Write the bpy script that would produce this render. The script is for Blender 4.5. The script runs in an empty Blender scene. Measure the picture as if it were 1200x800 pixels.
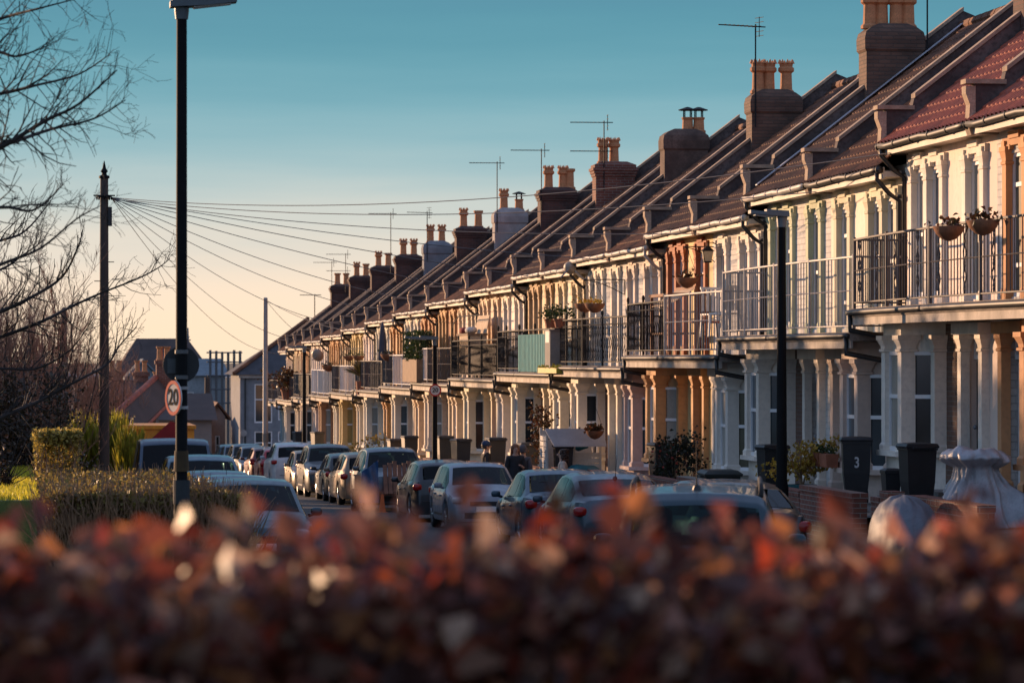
import bpy, math, random
from mathutils import Vector, Matrix, noise
R = math.radians
sc = bpy.context.scene
COL = sc.collection
rnd = random.Random(11)
SL = 0.02                                   # the street falls away from the camera
def G(y): return -SL*min(y, 330.0)
CAMZ, FP, CY = 2.25, 4000.0, 421.0
AX = math.atan(575/4000); CA, SA = math.cos(AX), math.sin(AX)
def yat(px, X):                             # street distance of a thing standing at lateral X and seen in direction px
    D = FP*X/(CA*(px-25)); return (D-X*SA)/CA
def dep(x, y): return x*SA+y*CA
def zat(py, x, y): return CAMZ-(py-CY)*dep(x, y)/FP

# ------------------------------------------------------------------ materials
MC = {}
def nodes(name):
    m = bpy.data.materials.new(name); m.use_nodes = True
    nt = m.node_tree; b = nt.nodes['Principled BSDF']
    return m, nt, b
def mixcol(nt, fac, a, b):
    n = nt.nodes.new('ShaderNodeMix'); n.data_type = 'RGBA'
    if isinstance(fac, (int, float)): n.inputs[0].default_value = fac
    else: nt.links.new(fac, n.inputs[0])
    for i, v in ((6, a), (7, b)):
        if isinstance(v, tuple): n.inputs[i].default_value = (*v, 1)
        else: nt.links.new(v, n.inputs[i])
    return n.outputs[2]
def ramp(nt, src, p0, p1, v0=0.0, v1=1.0):
    n = nt.nodes.new('ShaderNodeMapRange'); nt.links.new(src, n.inputs[0])
    n.inputs[1].default_value = p0; n.inputs[2].default_value = p1
    n.inputs[3].default_value = v0; n.inputs[4].default_value = v1
    return n.outputs[0]
def tex(nt, scale, detail=4, kind='Object', stretch=None):
    tc = nt.nodes.new('ShaderNodeTexCoord'); n = nt.nodes.new('ShaderNodeTexNoise')
    n.inputs['Scale'].default_value = scale; n.inputs['Detail'].default_value = detail
    v = tc.outputs[kind]
    if stretch:
        mp = nt.nodes.new('ShaderNodeMapping'); mp.inputs['Scale'].default_value = stretch
        nt.links.new(v, mp.inputs[0]); v = mp.outputs[0]
    nt.links.new(v, n.inputs['Vector']); return n.outputs['Fac']
def sh(c, f): return tuple(min(1, max(0, v*f)) for v in c)
def mat(name, col, rough=.7, var=.25, scale=3.0, bump=0.0, bscale=40, metal=0.0, streak=False, spec=.5, coat=0.0):
    if name in MC: return MC[name]
    m, nt, b = nodes(name)
    f = tex(nt, scale, 5, stretch=(1, 1, .25) if streak else None)
    f = ramp(nt, f, .35, .7)
    c = mixcol(nt, f, sh(col, 1+var*.35), sh(col, 1-var))
    f2 = ramp(nt, tex(nt, scale*9, 3), .45, .75)
    c2 = mixcol(nt, f2, c, sh(col, 1-var*(.45 if streak else .8)))
    nt.links.new(c2, b.inputs['Base Color'])
    b.inputs['Roughness'].default_value = rough; b.inputs['Metallic'].default_value = metal
    b.inputs['Specular IOR Level'].default_value = spec
    if coat: b.inputs['Coat Weight'].default_value = coat; b.inputs['Coat Roughness'].default_value = .04
    if bump:
        bp = nt.nodes.new('ShaderNodeBump'); bp.inputs['Strength'].default_value = bump; bp.inputs['Distance'].default_value = .02
        nt.links.new(tex(nt, bscale, 4), bp.inputs['Height']); nt.links.new(bp.outputs[0], b.inputs['Normal'])
    MC[name] = m; return m
def brick(name, c1, c2, mortar, rough=.85, bs=(.45, .15), bump=.6, sidex=False):
    if name in MC: return MC[name]
    m, nt, b = nodes(name)
    tc = nt.nodes.new('ShaderNodeTexCoord'); sp = nt.nodes.new('ShaderNodeSeparateXYZ'); cb = nt.nodes.new('ShaderNodeCombineXYZ')
    nt.links.new(tc.outputs['Object'], sp.inputs[0])
    ad = nt.nodes.new('ShaderNodeMath'); ad.operation = 'ADD'
    nt.links.new(sp.outputs[0], ad.inputs[0]); nt.links.new(sp.outputs[1], ad.inputs[1])
    nt.links.new(ad.outputs[0], cb.inputs[0]); nt.links.new(sp.outputs[2], cb.inputs[1])
    t = nt.nodes.new('ShaderNodeTexBrick'); nt.links.new(cb.outputs[0], t.inputs['Vector'])
    t.inputs['Scale'].default_value = 1; t.inputs['Brick Width'].default_value = bs[0]; t.inputs['Row Height'].default_value = bs[1]
    t.inputs['Mortar Size'].default_value = .008; t.inputs['Mortar Smooth'].default_value = .4
    t.inputs['Color1'].default_value = (*c1, 1); t.inputs['Color2'].default_value = (*c2, 1); t.inputs['Mortar'].default_value = (*mortar, 1)
    f = ramp(nt, tex(nt, 2.2, 5), .35, .75, 1.0, .65)
    mu = nt.nodes.new('ShaderNodeMix'); mu.data_type = 'RGBA'; mu.blend_type = 'MULTIPLY'; mu.inputs[0].default_value = 1
    nt.links.new(t.outputs['Color'], mu.inputs[6]); nt.links.new(f, mu.inputs[7])
    nt.links.new(mu.outputs[2], b.inputs['Base Color']); b.inputs['Roughness'].default_value = rough
    bp = nt.nodes.new('ShaderNodeBump'); bp.inputs['Strength'].default_value = bump; bp.inputs['Distance'].default_value = .03; bp.invert = True
    nt.links.new(t.outputs['Fac'], bp.inputs['Height']); nt.links.new(bp.outputs[0], b.inputs['Normal'])
    MC[name] = m; return m
def glass(name, col, rough=.06, spec=.6):
    if name in MC: return MC[name]
    m, nt, b = nodes(name)
    f = ramp(nt, tex(nt, 1.3, 2), .3, .7)
    nt.links.new(mixcol(nt, f, sh(col, .6), sh(col, 1.3)), b.inputs['Base Color'])
    b.inputs['Roughness'].default_value = rough; b.inputs['Specular IOR Level'].default_value = spec
    MC[name] = m; return m
def leafmat(name, cols, rough=.5, trans=.35, scale=6.0):
    if name in MC: return MC[name]
    m, nt, b = nodes(name)
    gi = nt.nodes.new('ShaderNodeNewGeometry')
    cr = nt.nodes.new('ShaderNodeValToRGB'); nt.links.new(gi.outputs['Random Per Island'], cr.inputs[0])
    el = cr.color_ramp.elements
    el[0].color = (*cols[0], 1); el[1].color = (*cols[-1], 1)
    for i, c in enumerate(cols[1:-1]):
        e = el.new((i+1)/(len(cols)-1)); e.color = (*c, 1)
    dk = ramp(nt, tex(nt, scale, 3), .35, .65, .45, 1.15)
    mu = nt.nodes.new('ShaderNodeMix'); mu.data_type = 'RGBA'; mu.blend_type = 'MULTIPLY'; mu.inputs[0].default_value = 1
    nt.links.new(cr.outputs[0], mu.inputs[6]); nt.links.new(dk, mu.inputs[7])
    nt.links.new(mu.outputs[2], b.inputs['Base Color']); b.inputs['Roughness'].default_value = rough
    if trans:
        tr = nt.nodes.new('ShaderNodeBsdfTranslucent'); nt.links.new(mu.outputs[2], tr.inputs[0])
        mx = nt.nodes.new('ShaderNodeMixShader'); mx.inputs[0].default_value = trans
        nt.links.new(b.outputs[0], mx.inputs[1]); nt.links.new(tr.outputs[0], mx.inputs[2])
        nt.links.new(mx.outputs[0], nt.nodes['Material Output'].inputs['Surface'])
    MC[name] = m; return m

# ------------------------------------------------------------------ mesh builder
class MB:
    def __init__(s): s.v = []; s.f = []
    def add(s, vs, fs):
        o = len(s.v); s.v += [tuple(p) for p in vs]; s.f += [tuple(i+o for i in f) for f in fs]; return s
    def quad(s, a, b, c, d): return s.add([a, b, c, d], [(0, 1, 2, 3)])
    def box(s, x0, x1, y0, y1, z0, z1):
        return s.add([(x, y, z) for z in (z0, z1) for y in (y0, y1) for x in (x0, x1)],
                     [(0, 2, 3, 1), (4, 5, 7, 6), (0, 1, 5, 4), (2, 6, 7, 3), (0, 4, 6, 2), (1, 3, 7, 5)])
    def prism(s, pts, z0, z1):
        n = len(pts)
        return s.add([(p[0], p[1], z0) for p in pts]+[(p[0], p[1], z1) for p in pts],
                     [tuple(range(n-1, -1, -1)), tuple(range(n, 2*n))]+[(i, (i+1) % n, n+(i+1) % n, n+i) for i in range(n)])
    def extr(s, pts, d):                      # polygon of 3d points extruded by vector d
        n = len(pts); d = Vector(d)
        return s.add([Vector(p) for p in pts]+[Vector(p)+d for p in pts],
                     [tuple(range(n-1, -1, -1)), tuple(range(n, 2*n))]+[(i, (i+1) % n, n+(i+1) % n, n+i) for i in range(n)])
    def obox(s, p, q, th, z0, z1):
        p = Vector((p[0], p[1])); q = Vector((q[0], q[1])); d = (q-p).normalized(); n = Vector((-d.y, d.x))*th/2
        return s.prism([p+n, p-n, q-n, q+n], z0, z1)
    def sq(s, prof, cx=0, cy=0):              # stack of square sections: (half x, half y, z)
        vs = []; fs = []
        for hx, hy, z in prof: vs += [(cx-hx, cy-hy, z), (cx+hx, cy-hy, z), (cx+hx, cy+hy, z), (cx-hx, cy+hy, z)]
        for i in range(len(prof)-1):
            for j in range(4): fs.append((4*i+j, 4*i+(j+1) % 4, 4*i+4+(j+1) % 4, 4*i+4+j))
        n = len(prof); fs += [(3, 2, 1, 0), (4*n-4, 4*n-3, 4*n-2, 4*n-1)]
        return s.add(vs, fs)
    def lathe(s, prof, c=(0, 0, 0), n=14, axis='z', cap=True):
        vs = []; fs = []
        for r, h in prof:
            for i in range(n):
                a = 2*math.pi*i/n; p = (r*math.cos(a), r*math.sin(a), h)
                if axis == 'x': p = (p[2], p[0], p[1])
                if axis == 'y': p = (p[0], p[2], p[1])
                vs.append((p[0]+c[0], p[1]+c[1], p[2]+c[2]))
        for k in range(len(prof)-1):
            for i in range(n): fs.append((k*n+i, k*n+(i+1) % n, (k+1)*n+(i+1) % n, (k+1)*n+i))
        if cap: fs += [tuple(range(n-1, -1, -1)), tuple(range((len(prof)-1)*n, len(prof)*n))]
        return s.add(vs, fs)
    def tube(s, pts, r, n=6):
        pts = [Vector(p) for p in pts]; m = len(pts)
        rr = r if isinstance(r, (list, tuple)) else [r]*m
        vs = []; fs = []
        up = Vector((0, 0, 1)); d0 = (pts[1]-pts[0]).normalized()
        if abs(d0.z) > .9: up = Vector((1, 0, 0))
        for i, p in enumerate(pts):
            d = (pts[min(i+1, m-1)]-pts[max(i-1, 0)])
            if d.length < 1e-9: d = d0
            d.normalize(); u = d.cross(up)
            if u.length < 1e-4: u = d.orthogonal()
            u.normalize(); w = u.cross(d)
            for k in range(n):
                a = 2*math.pi*k/n; vs.append(p+(u*math.cos(a)+w*math.sin(a))*rr[i])
        for i in range(m-1):
            for k in range(n): fs.append((i*n+k, i*n+(k+1) % n, (i+1)*n+(k+1) % n, (i+1)*n+k))
        fs += [tuple(range(n-1, -1, -1)), tuple(range((m-1)*n, m*n))]
        return s.add(vs, fs)
    def ell(s, c, r, nu=10, nv=7, e=1.0):
        vs = []; fs = []
        pw = lambda t: math.copysign(abs(t)**e, t)
        for j in range(nv+1):
            ph = -math.pi/2+math.pi*j/nv
            for i in range(nu):
                a = 2*math.pi*i/nu
                vs.append((c[0]+r[0]*pw(math.cos(ph))*pw(math.cos(a)), c[1]+r[1]*pw(math.cos(ph))*pw(math.sin(a)), c[2]+r[2]*pw(math.sin(ph))))
        for j in range(nv):
            for i in range(nu): fs.append((j*nu+i, j*nu+(i+1) % nu, (j+1)*nu+(i+1) % nu, (j+1)*nu+i))
        return s.add(vs, fs)
    def mesh(s, name, smooth=False):
        me = bpy.data.meshes.new(name); me.from_pydata(s.v, [], s.f); me.update()
        if smooth: me.polygons.foreach_set('use_smooth', [True]*len(me.polygons))
        return me
    def build(s, name, m, parent=None, loc=None, smooth=False, auto=None):
        me = s.mesh(name, smooth)
        if auto: me.polygons.foreach_set('use_smooth', [True]*len(me.polygons)); me.set_sharp_from_angle(angle=R(auto))
        me.materials.append(m)
        o = bpy.data.objects.new(name, me); COL.objects.link(o)
        if parent: o.parent = parent
        if loc: o.location = loc
        return o
def inst(name, me, m, parent=None, loc=(0, 0, 0), rz=0, scale=None):
    if not me.materials: me.materials.append(m)
    o = bpy.data.objects.new(name, me); COL.objects.link(o)
    o.material_slots[0].link = 'OBJECT'; o.material_slots[0].material = m
    if parent: o.parent = parent
    o.location = loc; o.rotation_euler = (0, 0, rz)
    if scale: o.scale = scale
    return o
def tag(o, label=None, cat=None, group=None, kind=None):
    if label: o['label'] = label
    if cat: o['category'] = cat
    if group: o['group'] = group
    if kind: o['kind'] = kind
    return o
def thing(name, label, cat, loc=(0, 0, 0), rz=0, group=None):
    o = bpy.data.objects.new(name, None); COL.objects.link(o); o.empty_display_size = .2
    o.location = loc; o.rotation_euler = (0, 0, rz)
    return tag(o, label, cat, group)
def struct(o): o['kind'] = 'structure'; return o
def copy_tree(o, parent=None):
    c = o.copy(); COL.objects.link(c)
    if parent: c.parent = parent
    for ch in list(o.children): copy_tree(ch, c)
    return c
def text_obj(name, s, size, m, parent, M, ext=.004):
    cu = bpy.data.curves.new(name, 'FONT'); cu.body = s; cu.size = size; cu.extrude = ext; cu.offset = size*.02; cu.align_x = 'CENTER'; cu.align_y = 'CENTER'
    t = bpy.data.objects.new(name, cu); COL.objects.link(t)
    me = bpy.data.meshes.new_from_object(t.evaluated_get(bpy.context.evaluated_depsgraph_get()))
    bpy.data.objects.remove(t); bpy.data.curves.remove(cu)
    me.transform(M); me.materials.clear(); me.materials.append(m)
    o = bpy.data.objects.new(name, me); COL.objects.link(o)
    if parent: o.parent = parent
    return o
def leaves(mb, n, sampler, size, r, aspect=.55, up=.0, fold=.25):
    for _ in range(n):
        p = Vector(sampler(r)); s = size*r.uniform(.6, 1.25)
        a = Vector((r.gauss(0, 1), r.gauss(0, 1), r.gauss(0, 1)+up)).normalized()
        b = a.orthogonal(); b.rotate(Matrix.Rotation(r.uniform(0, 6.28), 3, a)); c = a.cross(b)*fold*s
        b = b*s*aspect
        mb.add([p, p+a*s*.5+b*.5+c, p+a*s, p+a*s*.5-b*.5+c], [(0, 1, 2, 3)])

# ------------------------------------------------------------------ camera, sun and sky
cam_d = bpy.data.cameras.new('camera'); cam = bpy.data.objects.new('camera', cam_d); COL.objects.link(cam)
cam.location = (0, 0, CAMZ); cam.rotation_euler = (R(90)+21/FP, 0, -AX)
cam_d.sensor_width = 36; cam_d.lens = 120; cam_d.clip_start = .2; cam_d.clip_end = 9000
cam_d.dof.use_dof = True; cam_d.dof.focus_distance = 62; cam_d.dof.aperture_fstop = 4.4; cam_d.dof.aperture_blades = 0
sc.camera = cam
SUN_AZ, SUN_EL = R(-38), R(7.0)              # azimuth from +Y, negative = to the left of the street
sdir = Vector((math.sin(SUN_AZ)*math.cos(SUN_EL), math.cos(SUN_AZ)*math.cos(SUN_EL), math.sin(SUN_EL)))
sl = bpy.data.lights.new('sun', 'SUN'); sl.energy = 6.6; sl.angle = R(.53); sl.color = (1.0, .61, .35)
so = bpy.data.objects.new('sun', sl); COL.objects.link(so); so.rotation_euler = sdir.to_track_quat('Z', 'Y').to_euler(); so.location = (-40, 100, 60)
w = bpy.data.worlds.new('World'); sc.world = w; w.use_nodes = True
nt = w.node_tree; bg = nt.nodes['Background']
sky = nt.nodes.new('ShaderNodeTexSky'); sky.sky_type = 'NISHITA'; sky.sun_disc = False
sky.sun_elevation = SUN_EL; sky.sun_rotation = SUN_AZ; sky.air_density = 1.3; sky.dust_density = 1.5; sky.ozone_density = 3
tc = nt.nodes.new('ShaderNodeTexCoord'); sp = nt.nodes.new('ShaderNodeSeparateXYZ'); nt.links.new(tc.outputs['Generated'], sp.inputs[0])
mp = nt.nodes.new('ShaderNodeMapping'); mp.inputs['Scale'].default_value = (5, 5, 60); nt.links.new(tc.outputs['Generated'], mp.inputs[0])
nz = nt.nodes.new('ShaderNodeTexNoise'); nz.inputs['Scale'].default_value = 1.6; nz.inputs['Detail'].default_value = 5; nt.links.new(mp.outputs[0], nz.inputs['Vector'])
hz = nt.nodes.new('ShaderNodeMath'); hz.operation = 'MULTIPLY_ADD'; hz.inputs[1].default_value = .018; nt.links.new(nz.outputs['Fac'], hz.inputs[0])
of = nt.nodes.new('ShaderNodeMath'); of.operation = 'SUBTRACT'; of.inputs[1].default_value = .009; nt.links.new(sp.outputs[2], of.inputs[0]); nt.links.new(of.outputs[0], hz.inputs[2])   # thin uneven haze bands
cr = nt.nodes.new('ShaderNodeValToRGB'); nt.links.new(hz.outputs[0], cr.inputs[0]); cr.color_ramp.interpolation = 'B_SPLINE'
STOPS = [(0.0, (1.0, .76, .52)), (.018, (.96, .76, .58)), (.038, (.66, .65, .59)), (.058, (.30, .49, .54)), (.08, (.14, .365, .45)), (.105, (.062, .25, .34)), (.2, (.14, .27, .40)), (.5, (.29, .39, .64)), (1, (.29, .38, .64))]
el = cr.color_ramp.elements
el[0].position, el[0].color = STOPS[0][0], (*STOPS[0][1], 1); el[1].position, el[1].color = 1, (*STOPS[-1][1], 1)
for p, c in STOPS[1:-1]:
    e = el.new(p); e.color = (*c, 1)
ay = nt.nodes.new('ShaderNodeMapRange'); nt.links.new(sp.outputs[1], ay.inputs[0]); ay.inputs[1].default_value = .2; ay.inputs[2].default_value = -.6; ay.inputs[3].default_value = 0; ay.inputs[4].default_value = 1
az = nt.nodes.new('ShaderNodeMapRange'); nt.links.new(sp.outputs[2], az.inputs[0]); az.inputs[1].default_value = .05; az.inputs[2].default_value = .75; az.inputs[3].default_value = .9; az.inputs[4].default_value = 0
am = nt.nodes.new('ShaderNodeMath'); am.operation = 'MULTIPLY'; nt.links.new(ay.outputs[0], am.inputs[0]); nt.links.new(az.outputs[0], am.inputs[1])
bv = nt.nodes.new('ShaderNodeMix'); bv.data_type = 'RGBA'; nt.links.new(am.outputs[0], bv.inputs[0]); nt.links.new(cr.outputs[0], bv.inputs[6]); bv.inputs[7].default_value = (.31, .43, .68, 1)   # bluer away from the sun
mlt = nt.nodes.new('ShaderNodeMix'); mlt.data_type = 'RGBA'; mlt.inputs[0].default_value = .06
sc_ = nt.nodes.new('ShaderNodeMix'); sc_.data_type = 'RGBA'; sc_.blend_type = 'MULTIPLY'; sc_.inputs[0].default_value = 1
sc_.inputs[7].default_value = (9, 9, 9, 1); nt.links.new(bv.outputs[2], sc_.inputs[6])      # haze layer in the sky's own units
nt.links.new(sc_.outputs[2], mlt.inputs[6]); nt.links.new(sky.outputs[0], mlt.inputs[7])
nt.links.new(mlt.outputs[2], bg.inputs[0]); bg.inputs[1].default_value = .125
sc.view_settings.view_transform = 'Standard'; sc.view_settings.look = 'None'; sc.view_settings.exposure = 0
sc.cycles.use_denoising = True
sc.cycles.max_bounces = 6

# ------------------------------------------------------------------ shared materials
WHITE = mat('white_paint', (.78, .77, .74), .6, .14, 1.6, streak=True)
UPVC = mat('white_plastic_frame', (.8, .8, .8), .35, .06)
DARKMETAL = mat('black_metal', (.02, .019, .019), .7, .3, 6, spec=.25)
BLACKPL = mat('black_plastic', (.018, .018, .02), .45, .3, 5)
STONE = mat('coping_stone', (.44, .32, .22), .85, .45, 4, .4, 30)
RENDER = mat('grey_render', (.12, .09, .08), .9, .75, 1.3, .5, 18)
TILE = mat('clay_roof_tile', (.22, .075, .028), .8, .65, 1.7, .25, 30)
TILE2 = mat('brown_roof_tile', (.175, .068, .03), .8, .65, 1.4, .25, 30)
TILE3 = mat('bright_clay_tile', (.40, .085, .04), .72, .45, 1.7, .25, 30)
SLATE = mat('dark_slate', (.055, .05, .055), .7, .45, 2, .25, 20)
POT = mat('terracotta_chimney_pot', (.58, .24, .10), .8, .35, 6)
BRICKRED = brick('red_brick', (.26, .085, .05), (.19, .06, .04), (.3, .25, .2), bs=(.225, .075))
BRICKDARK = brick('sooty_brick', (.13, .055, .04), (.08, .04, .033), (.11, .09, .075), bs=(.225, .075))
SOOTB = brick('sooty_brown_brick', (.19, .105, .07), (.13, .075, .052), (.12, .09, .07), bs=(.225, .075), bump=.8)
BRICKBROWN = brick('brown_brick', (.2, .10, .065), (.13, .07, .05), (.2, .17, .14), bs=(.225, .075))
GUTTERW = mat('cream_gutter', (.5, .46, .42), .5, .4, 3)
GUTTERD = mat('dark_gutter', (.035, .032, .03), .5, .4, 3)
LEADM = mat('lead_flashing', (.22, .23, .25), .5, .3, 5)
WOOD = mat('weathered_wood', (.26, .16, .09), .8, .35, 4, .2, 20)
GL_DARK = glass('dark_window_glass', (.03, .035, .04), .08)
GL_BLUE = glass('blue_window_glass', (.05, .075, .09), .08)
GL_CURT = mat('net_curtain_glass', (.36, .33, .27), .3, .5, 3, streak=True)
GL_YEL = mat('yellow_curtain_glass', (.42, .30, .10), .3, .45, 3, streak=True)
GL_GRN = mat('green_blind_glass', (.10, .095, .055), .3, .45, 3, streak=True)
def carglass():
    m, nt, b = nodes('car_glass'); nt.nodes.remove(b)
    t = nt.nodes.new('ShaderNodeBsdfTransparent'); t.inputs[0].default_value = (.13, .24, .25, 1)
    g = nt.nodes.new('ShaderNodeBsdfGlossy'); g.inputs['Roughness'].default_value = .03
    lw = nt.nodes.new('ShaderNodeLayerWeight'); lw.inputs[0].default_value = .5
    pw = nt.nodes.new('ShaderNodeMath'); pw.operation = 'POWER'; pw.inputs[1].default_value = 5; nt.links.new(lw.outputs['Facing'], pw.inputs[0])
    f = nt.nodes.new('ShaderNodeMath'); f.operation = 'MULTIPLY_ADD'; f.inputs[1].default_value = .6; f.inputs[2].default_value = .018; nt.links.new(pw.outputs[0], f.inputs[0])
    x = nt.nodes.new('ShaderNodeMixShader'); nt.links.new(f.outputs[0], x.inputs[0]); nt.links.new(t.outputs[0], x.inputs[1]); nt.links.new(g.outputs[0], x.inputs[2])
    nt.links.new(x.outputs[0], nt.nodes['Material Output'].inputs['Surface']); return m
CARGLASS = carglass()
SEATM = mat('car_seat_cloth', (.02, .02, .022), .9, .2, 8)
# ------------------------------------------------------------------ the ground
def sheet(name, x0, x1, y0, y1, h, m, n=40):
    mb = MB(); ys = [y0+(y1-y0)*i/n for i in range(n+1)]
    for a, b in zip(ys, ys[1:]): mb.quad((x0, a, G(a)+h), (x1, a, G(a)+h), (x1, b, G(b)+h), (x0, b, G(b)+h))
    return struct(mb.build(name, m))
ASPH = mat('asphalt', (.05, .048, .047), .85, .4, 1.2, .5, 60)
PAVE = mat('concrete_paving', (.20, .19, .175), .85, .3, 1.5, .3, 30)
GRASS = mat('lawn_grass', (.11, .13, .025), .9, .45, 2.5, .8, 60)
EARTH = mat('rough_ground', (.07, .06, .04), .95, .45, .8, .6, 20)
KERB = mat('kerb_stone', (.25, .24, .22), .8, .3, 3)
gmb = MB()
ys = [-60, 0, 60, 120, 180, 240, 300, 360, 600, 1200, 4000, 8000]
for a, b in zip(ys, ys[1:]):
    gmb.quad((-4000, a, G(a)-.02), (4000, a, G(a)-.02), (4000, b, G(b)-.02), (-4000, b, G(b)-.02))
struct(gmb.build('ground', EARTH))
sheet('road', 2.5, 11.0, -40, 300, 0, ASPH, 60)
sheet('lawn', -40, 2.35, -40, 300, .03, GRASS, 60)
kb = MB()
for x in (2.4, 11.0):
    for i in range(0, 30):
        a, b = -40+i*9, -40+i*9+8.96
        kb.add([(x, a, G(a)), (x+.12, a, G(a)), (x+.12, b, G(b)), (x, b, G(b)), (x, a, G(a)+.12), (x+.12, a, G(a)+.12), (x+.12, b, G(b)+.12), (x, b, G(b)+.12)],
               [(0, 1, 5, 4), (2, 3, 7, 6), (0, 4, 7, 3), (1, 2, 6, 5), (4, 5, 6, 7)])
struct(kb.build('kerb', KERB))
sheet('pavement', 11.12, 12.3, -40, 190, .12, PAVE, 50)
hm = MB()                                     # low hill far beyond the roofs, haze mixed into its pale colour
for i in range(60):
    x0 = -700+i*40; x1 = x0+40
    h = lambda x: -6+7*noise.noise(Vector((x*.004, 3, 0)))+3*noise.noise(Vector((x*.02, 1, 0)))
    hm.quad((x0, 1500, -30), (x1, 1500, -30), (x1, 1700, h(x1)), (x0, 1700, h(x0)))
struct(hm.build('hills', mat('hazy_hill', (.5, .44, .40), 1, .2, .02)))

# ------------------------------------------------------------------ the terrace
W = 5.13; XF = 14.0; Y0 = yat(1041, 13.7)-W    # first party wall (k = 0)
EZ, RX, RZ = 5.5, 3.8, 8.8                     # eave height, ridge offset and height
def rz_at(x): return EZ-.03+(x+.5)*(RZ-EZ)/(RX+.5)
PDZ = {0: .30, 1: .14, 2: 0, 3: -.04}
def pair_of(k): return (k+1)//2                # house k belongs to this pair
def hbase(k):
    p = pair_of(k); yc = Y0+(2*p)*W            # the pair's middle party wall
    return G(yc)+.85+PDZ.get(p, -.02)
def gz(k):                                       # level of the front garden
    p = pair_of(k); return G(Y0+2*p*W)+.85+{0: .10, 1: .06}.get(p, -.02)
def roof_mesh(nx, per, rows, amp):
    mb = MB(); vs = []; L = []
    cols = nx*per
    for r in range(rows):
        for e in (0, 1):
            u = (r+e)/rows
            x = -.5+u*(RX+.5); z = EZ-.03+u*(RZ-EZ)
            lift = .03 if e == 0 else .0
            L.append((x-.01*e, z+lift))
    idx = []
    for (x, z) in L:
        row = []
        for c in range(cols+1):
            y = -W/2+W*c/cols
            ph = (c % per)/per
            wv = amp*math.sin(2*math.pi*ph) if per > 1 else 0
            vs.append((x-.6*wv, y, z+.8*wv)); row.append(len(vs)-1)
        idx.append(row)
    fs = []
    for a, b in zip(idx, idx[1:]):
        for c in range(cols): fs.append((a[c], b[c], b[c+1], a[c+1]))
    o = len(vs)
    vs += [(RX, -W/2, RZ), (RX, W/2, RZ), (RX*2+.5, W/2, EZ), (RX*2+.5, -W/2, EZ)]
    fs.append((o, o+3, o+2, o+1))
    mb.add(vs, fs); return mb.mesh('roof')
ROOF_HI = roof_mesh(24, 6, 17, .022); ROOF_LO = roof_mesh(24, 4, 10, .022)
def capital_prof(h, z1, w=.11, y=None):
    y = y or w
    return [(w, y, h), (w*1.0, y, z1-.26), (w*1.28, y*1.28, z1-.25), (w*1.28, y*1.28, z1-.215), (w*1.05, y*1.05, z1-.205),
            (w*1.12, y*1.12, z1-.16), (w*1.5, y*1.5, z1-.075), (w*1.62, y*1.62, z1-.07), (w*1.62, y*1.62, z1)]
PIL = MB().sq([(.065, .125, 2.86), (.065, .125, 3.05), (.05, .10, 3.08)]+capital_prof(3.09, 5.1, .05, .095)[1:], 0, 0)
PIL.sq([(.07, .07, 5.102), (.07, .07, 5.18)], 0, 0); PIL = PIL.mesh('pilaster')
COLM = MB().sq([(.14, .14, .64), (.14, .14, .72), (.112, .112, .76)]+capital_prof(.76, 2.43, .112)[1:]).mesh('column')
DPIL = MB().sq([(.10, .13, .0), (.10, .13, .3), (.07, .095, .34)]+capital_prof(.34, 2.43, .07, .095)[1:]).mesh('door_column')
KNEEL = None
PH = .27
def parapet_mesh():
    mb = MB(); h = PH; t = .10; zt = rz_at(-.36)+.46
    prof = [(-.36, rz_at(-.36)-.25), (-.36, zt), (.06, zt), (.10, rz_at(.10)+h+.02), (RX, RZ+h), (RX+.25, RZ+h-.1), (RX*2, EZ+.4), (RX*2, EZ-.4)]
    mb.extr([(x, -t, z) for x, z in prof], (0, 2*t, 0))
    return mb.mesh('parapet')
def coping_mesh():
    mb = MB(); h = PH; t = .125; zt = rz_at(-.36)+.46
    pts = [(.11, rz_at(.11)+h+.025), (RX, RZ+h+.005), (RX, RZ+h+.075), (.11, rz_at(.11)+h+.095)]
    mb.extr([(x, -t, z) for x, z in pts], (0, 2*t, 0))
    kn = [(-.50, zt-.03), (-.50, zt-.14), (-.44, zt-.30), (-.46, zt-.62), (-.42, zt-.74), (-.355, zt-.74), (-.355, zt-.03)]   # kneeler at the eave
    mb.extr([(x, -.108, z) for x, z in kn], (0, .216, 0))
    mb.box(-.51, .10, -.135, .135, zt+.003, zt+.07)
    return mb.mesh('coping')
PARA, COPE = parapet_mesh(), coping_mesh()
def pot_mesh(kind, r=random.Random(3)):
    mb = MB()
    if kind == 0:                              # crown pot
        mb.lathe([(.15, 0), (.15, .05), (.115, .09), (.105, .42), (.15, .46), (.15, .52), (.12, .55), (.13, .62)], n=12)
        for i in range(8):
            a = 2*math.pi*i/8; c, s = math.cos(a)*.125, math.sin(a)*.125
            mb.sq([(.03, .03, .615), (.004, .004, .70)], c, s)
    elif kind == 1:
        mb.lathe([(.16, 0), (.16, .06), (.12, .1), (.11, .5), (.15, .53), (.15, .6), (.13, .6)], n=12)
    else:                                      # short pot under a metal cowl
        mb.lathe([(.15, 0), (.15, .05), (.12, .08), (.11, .3), (.13, .33), (.13, .36)], n=12)
    return mb.mesh('chimney_pot')
POTM = [pot_mesh(i) for i in range(3)]
COWLM = MB()
for i in range(4):
    a = math.pi*(.25+i/2); COWLM.tube([(.1*math.cos(a), .1*math.sin(a), .34), (.1*math.cos(a), .1*math.sin(a), .52)], .012, 4)
COWLM.lathe([(.19, .52), (.2, .535), (.03, .60)], n=12); COWLM = COWLM.mesh('cowl')
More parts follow.
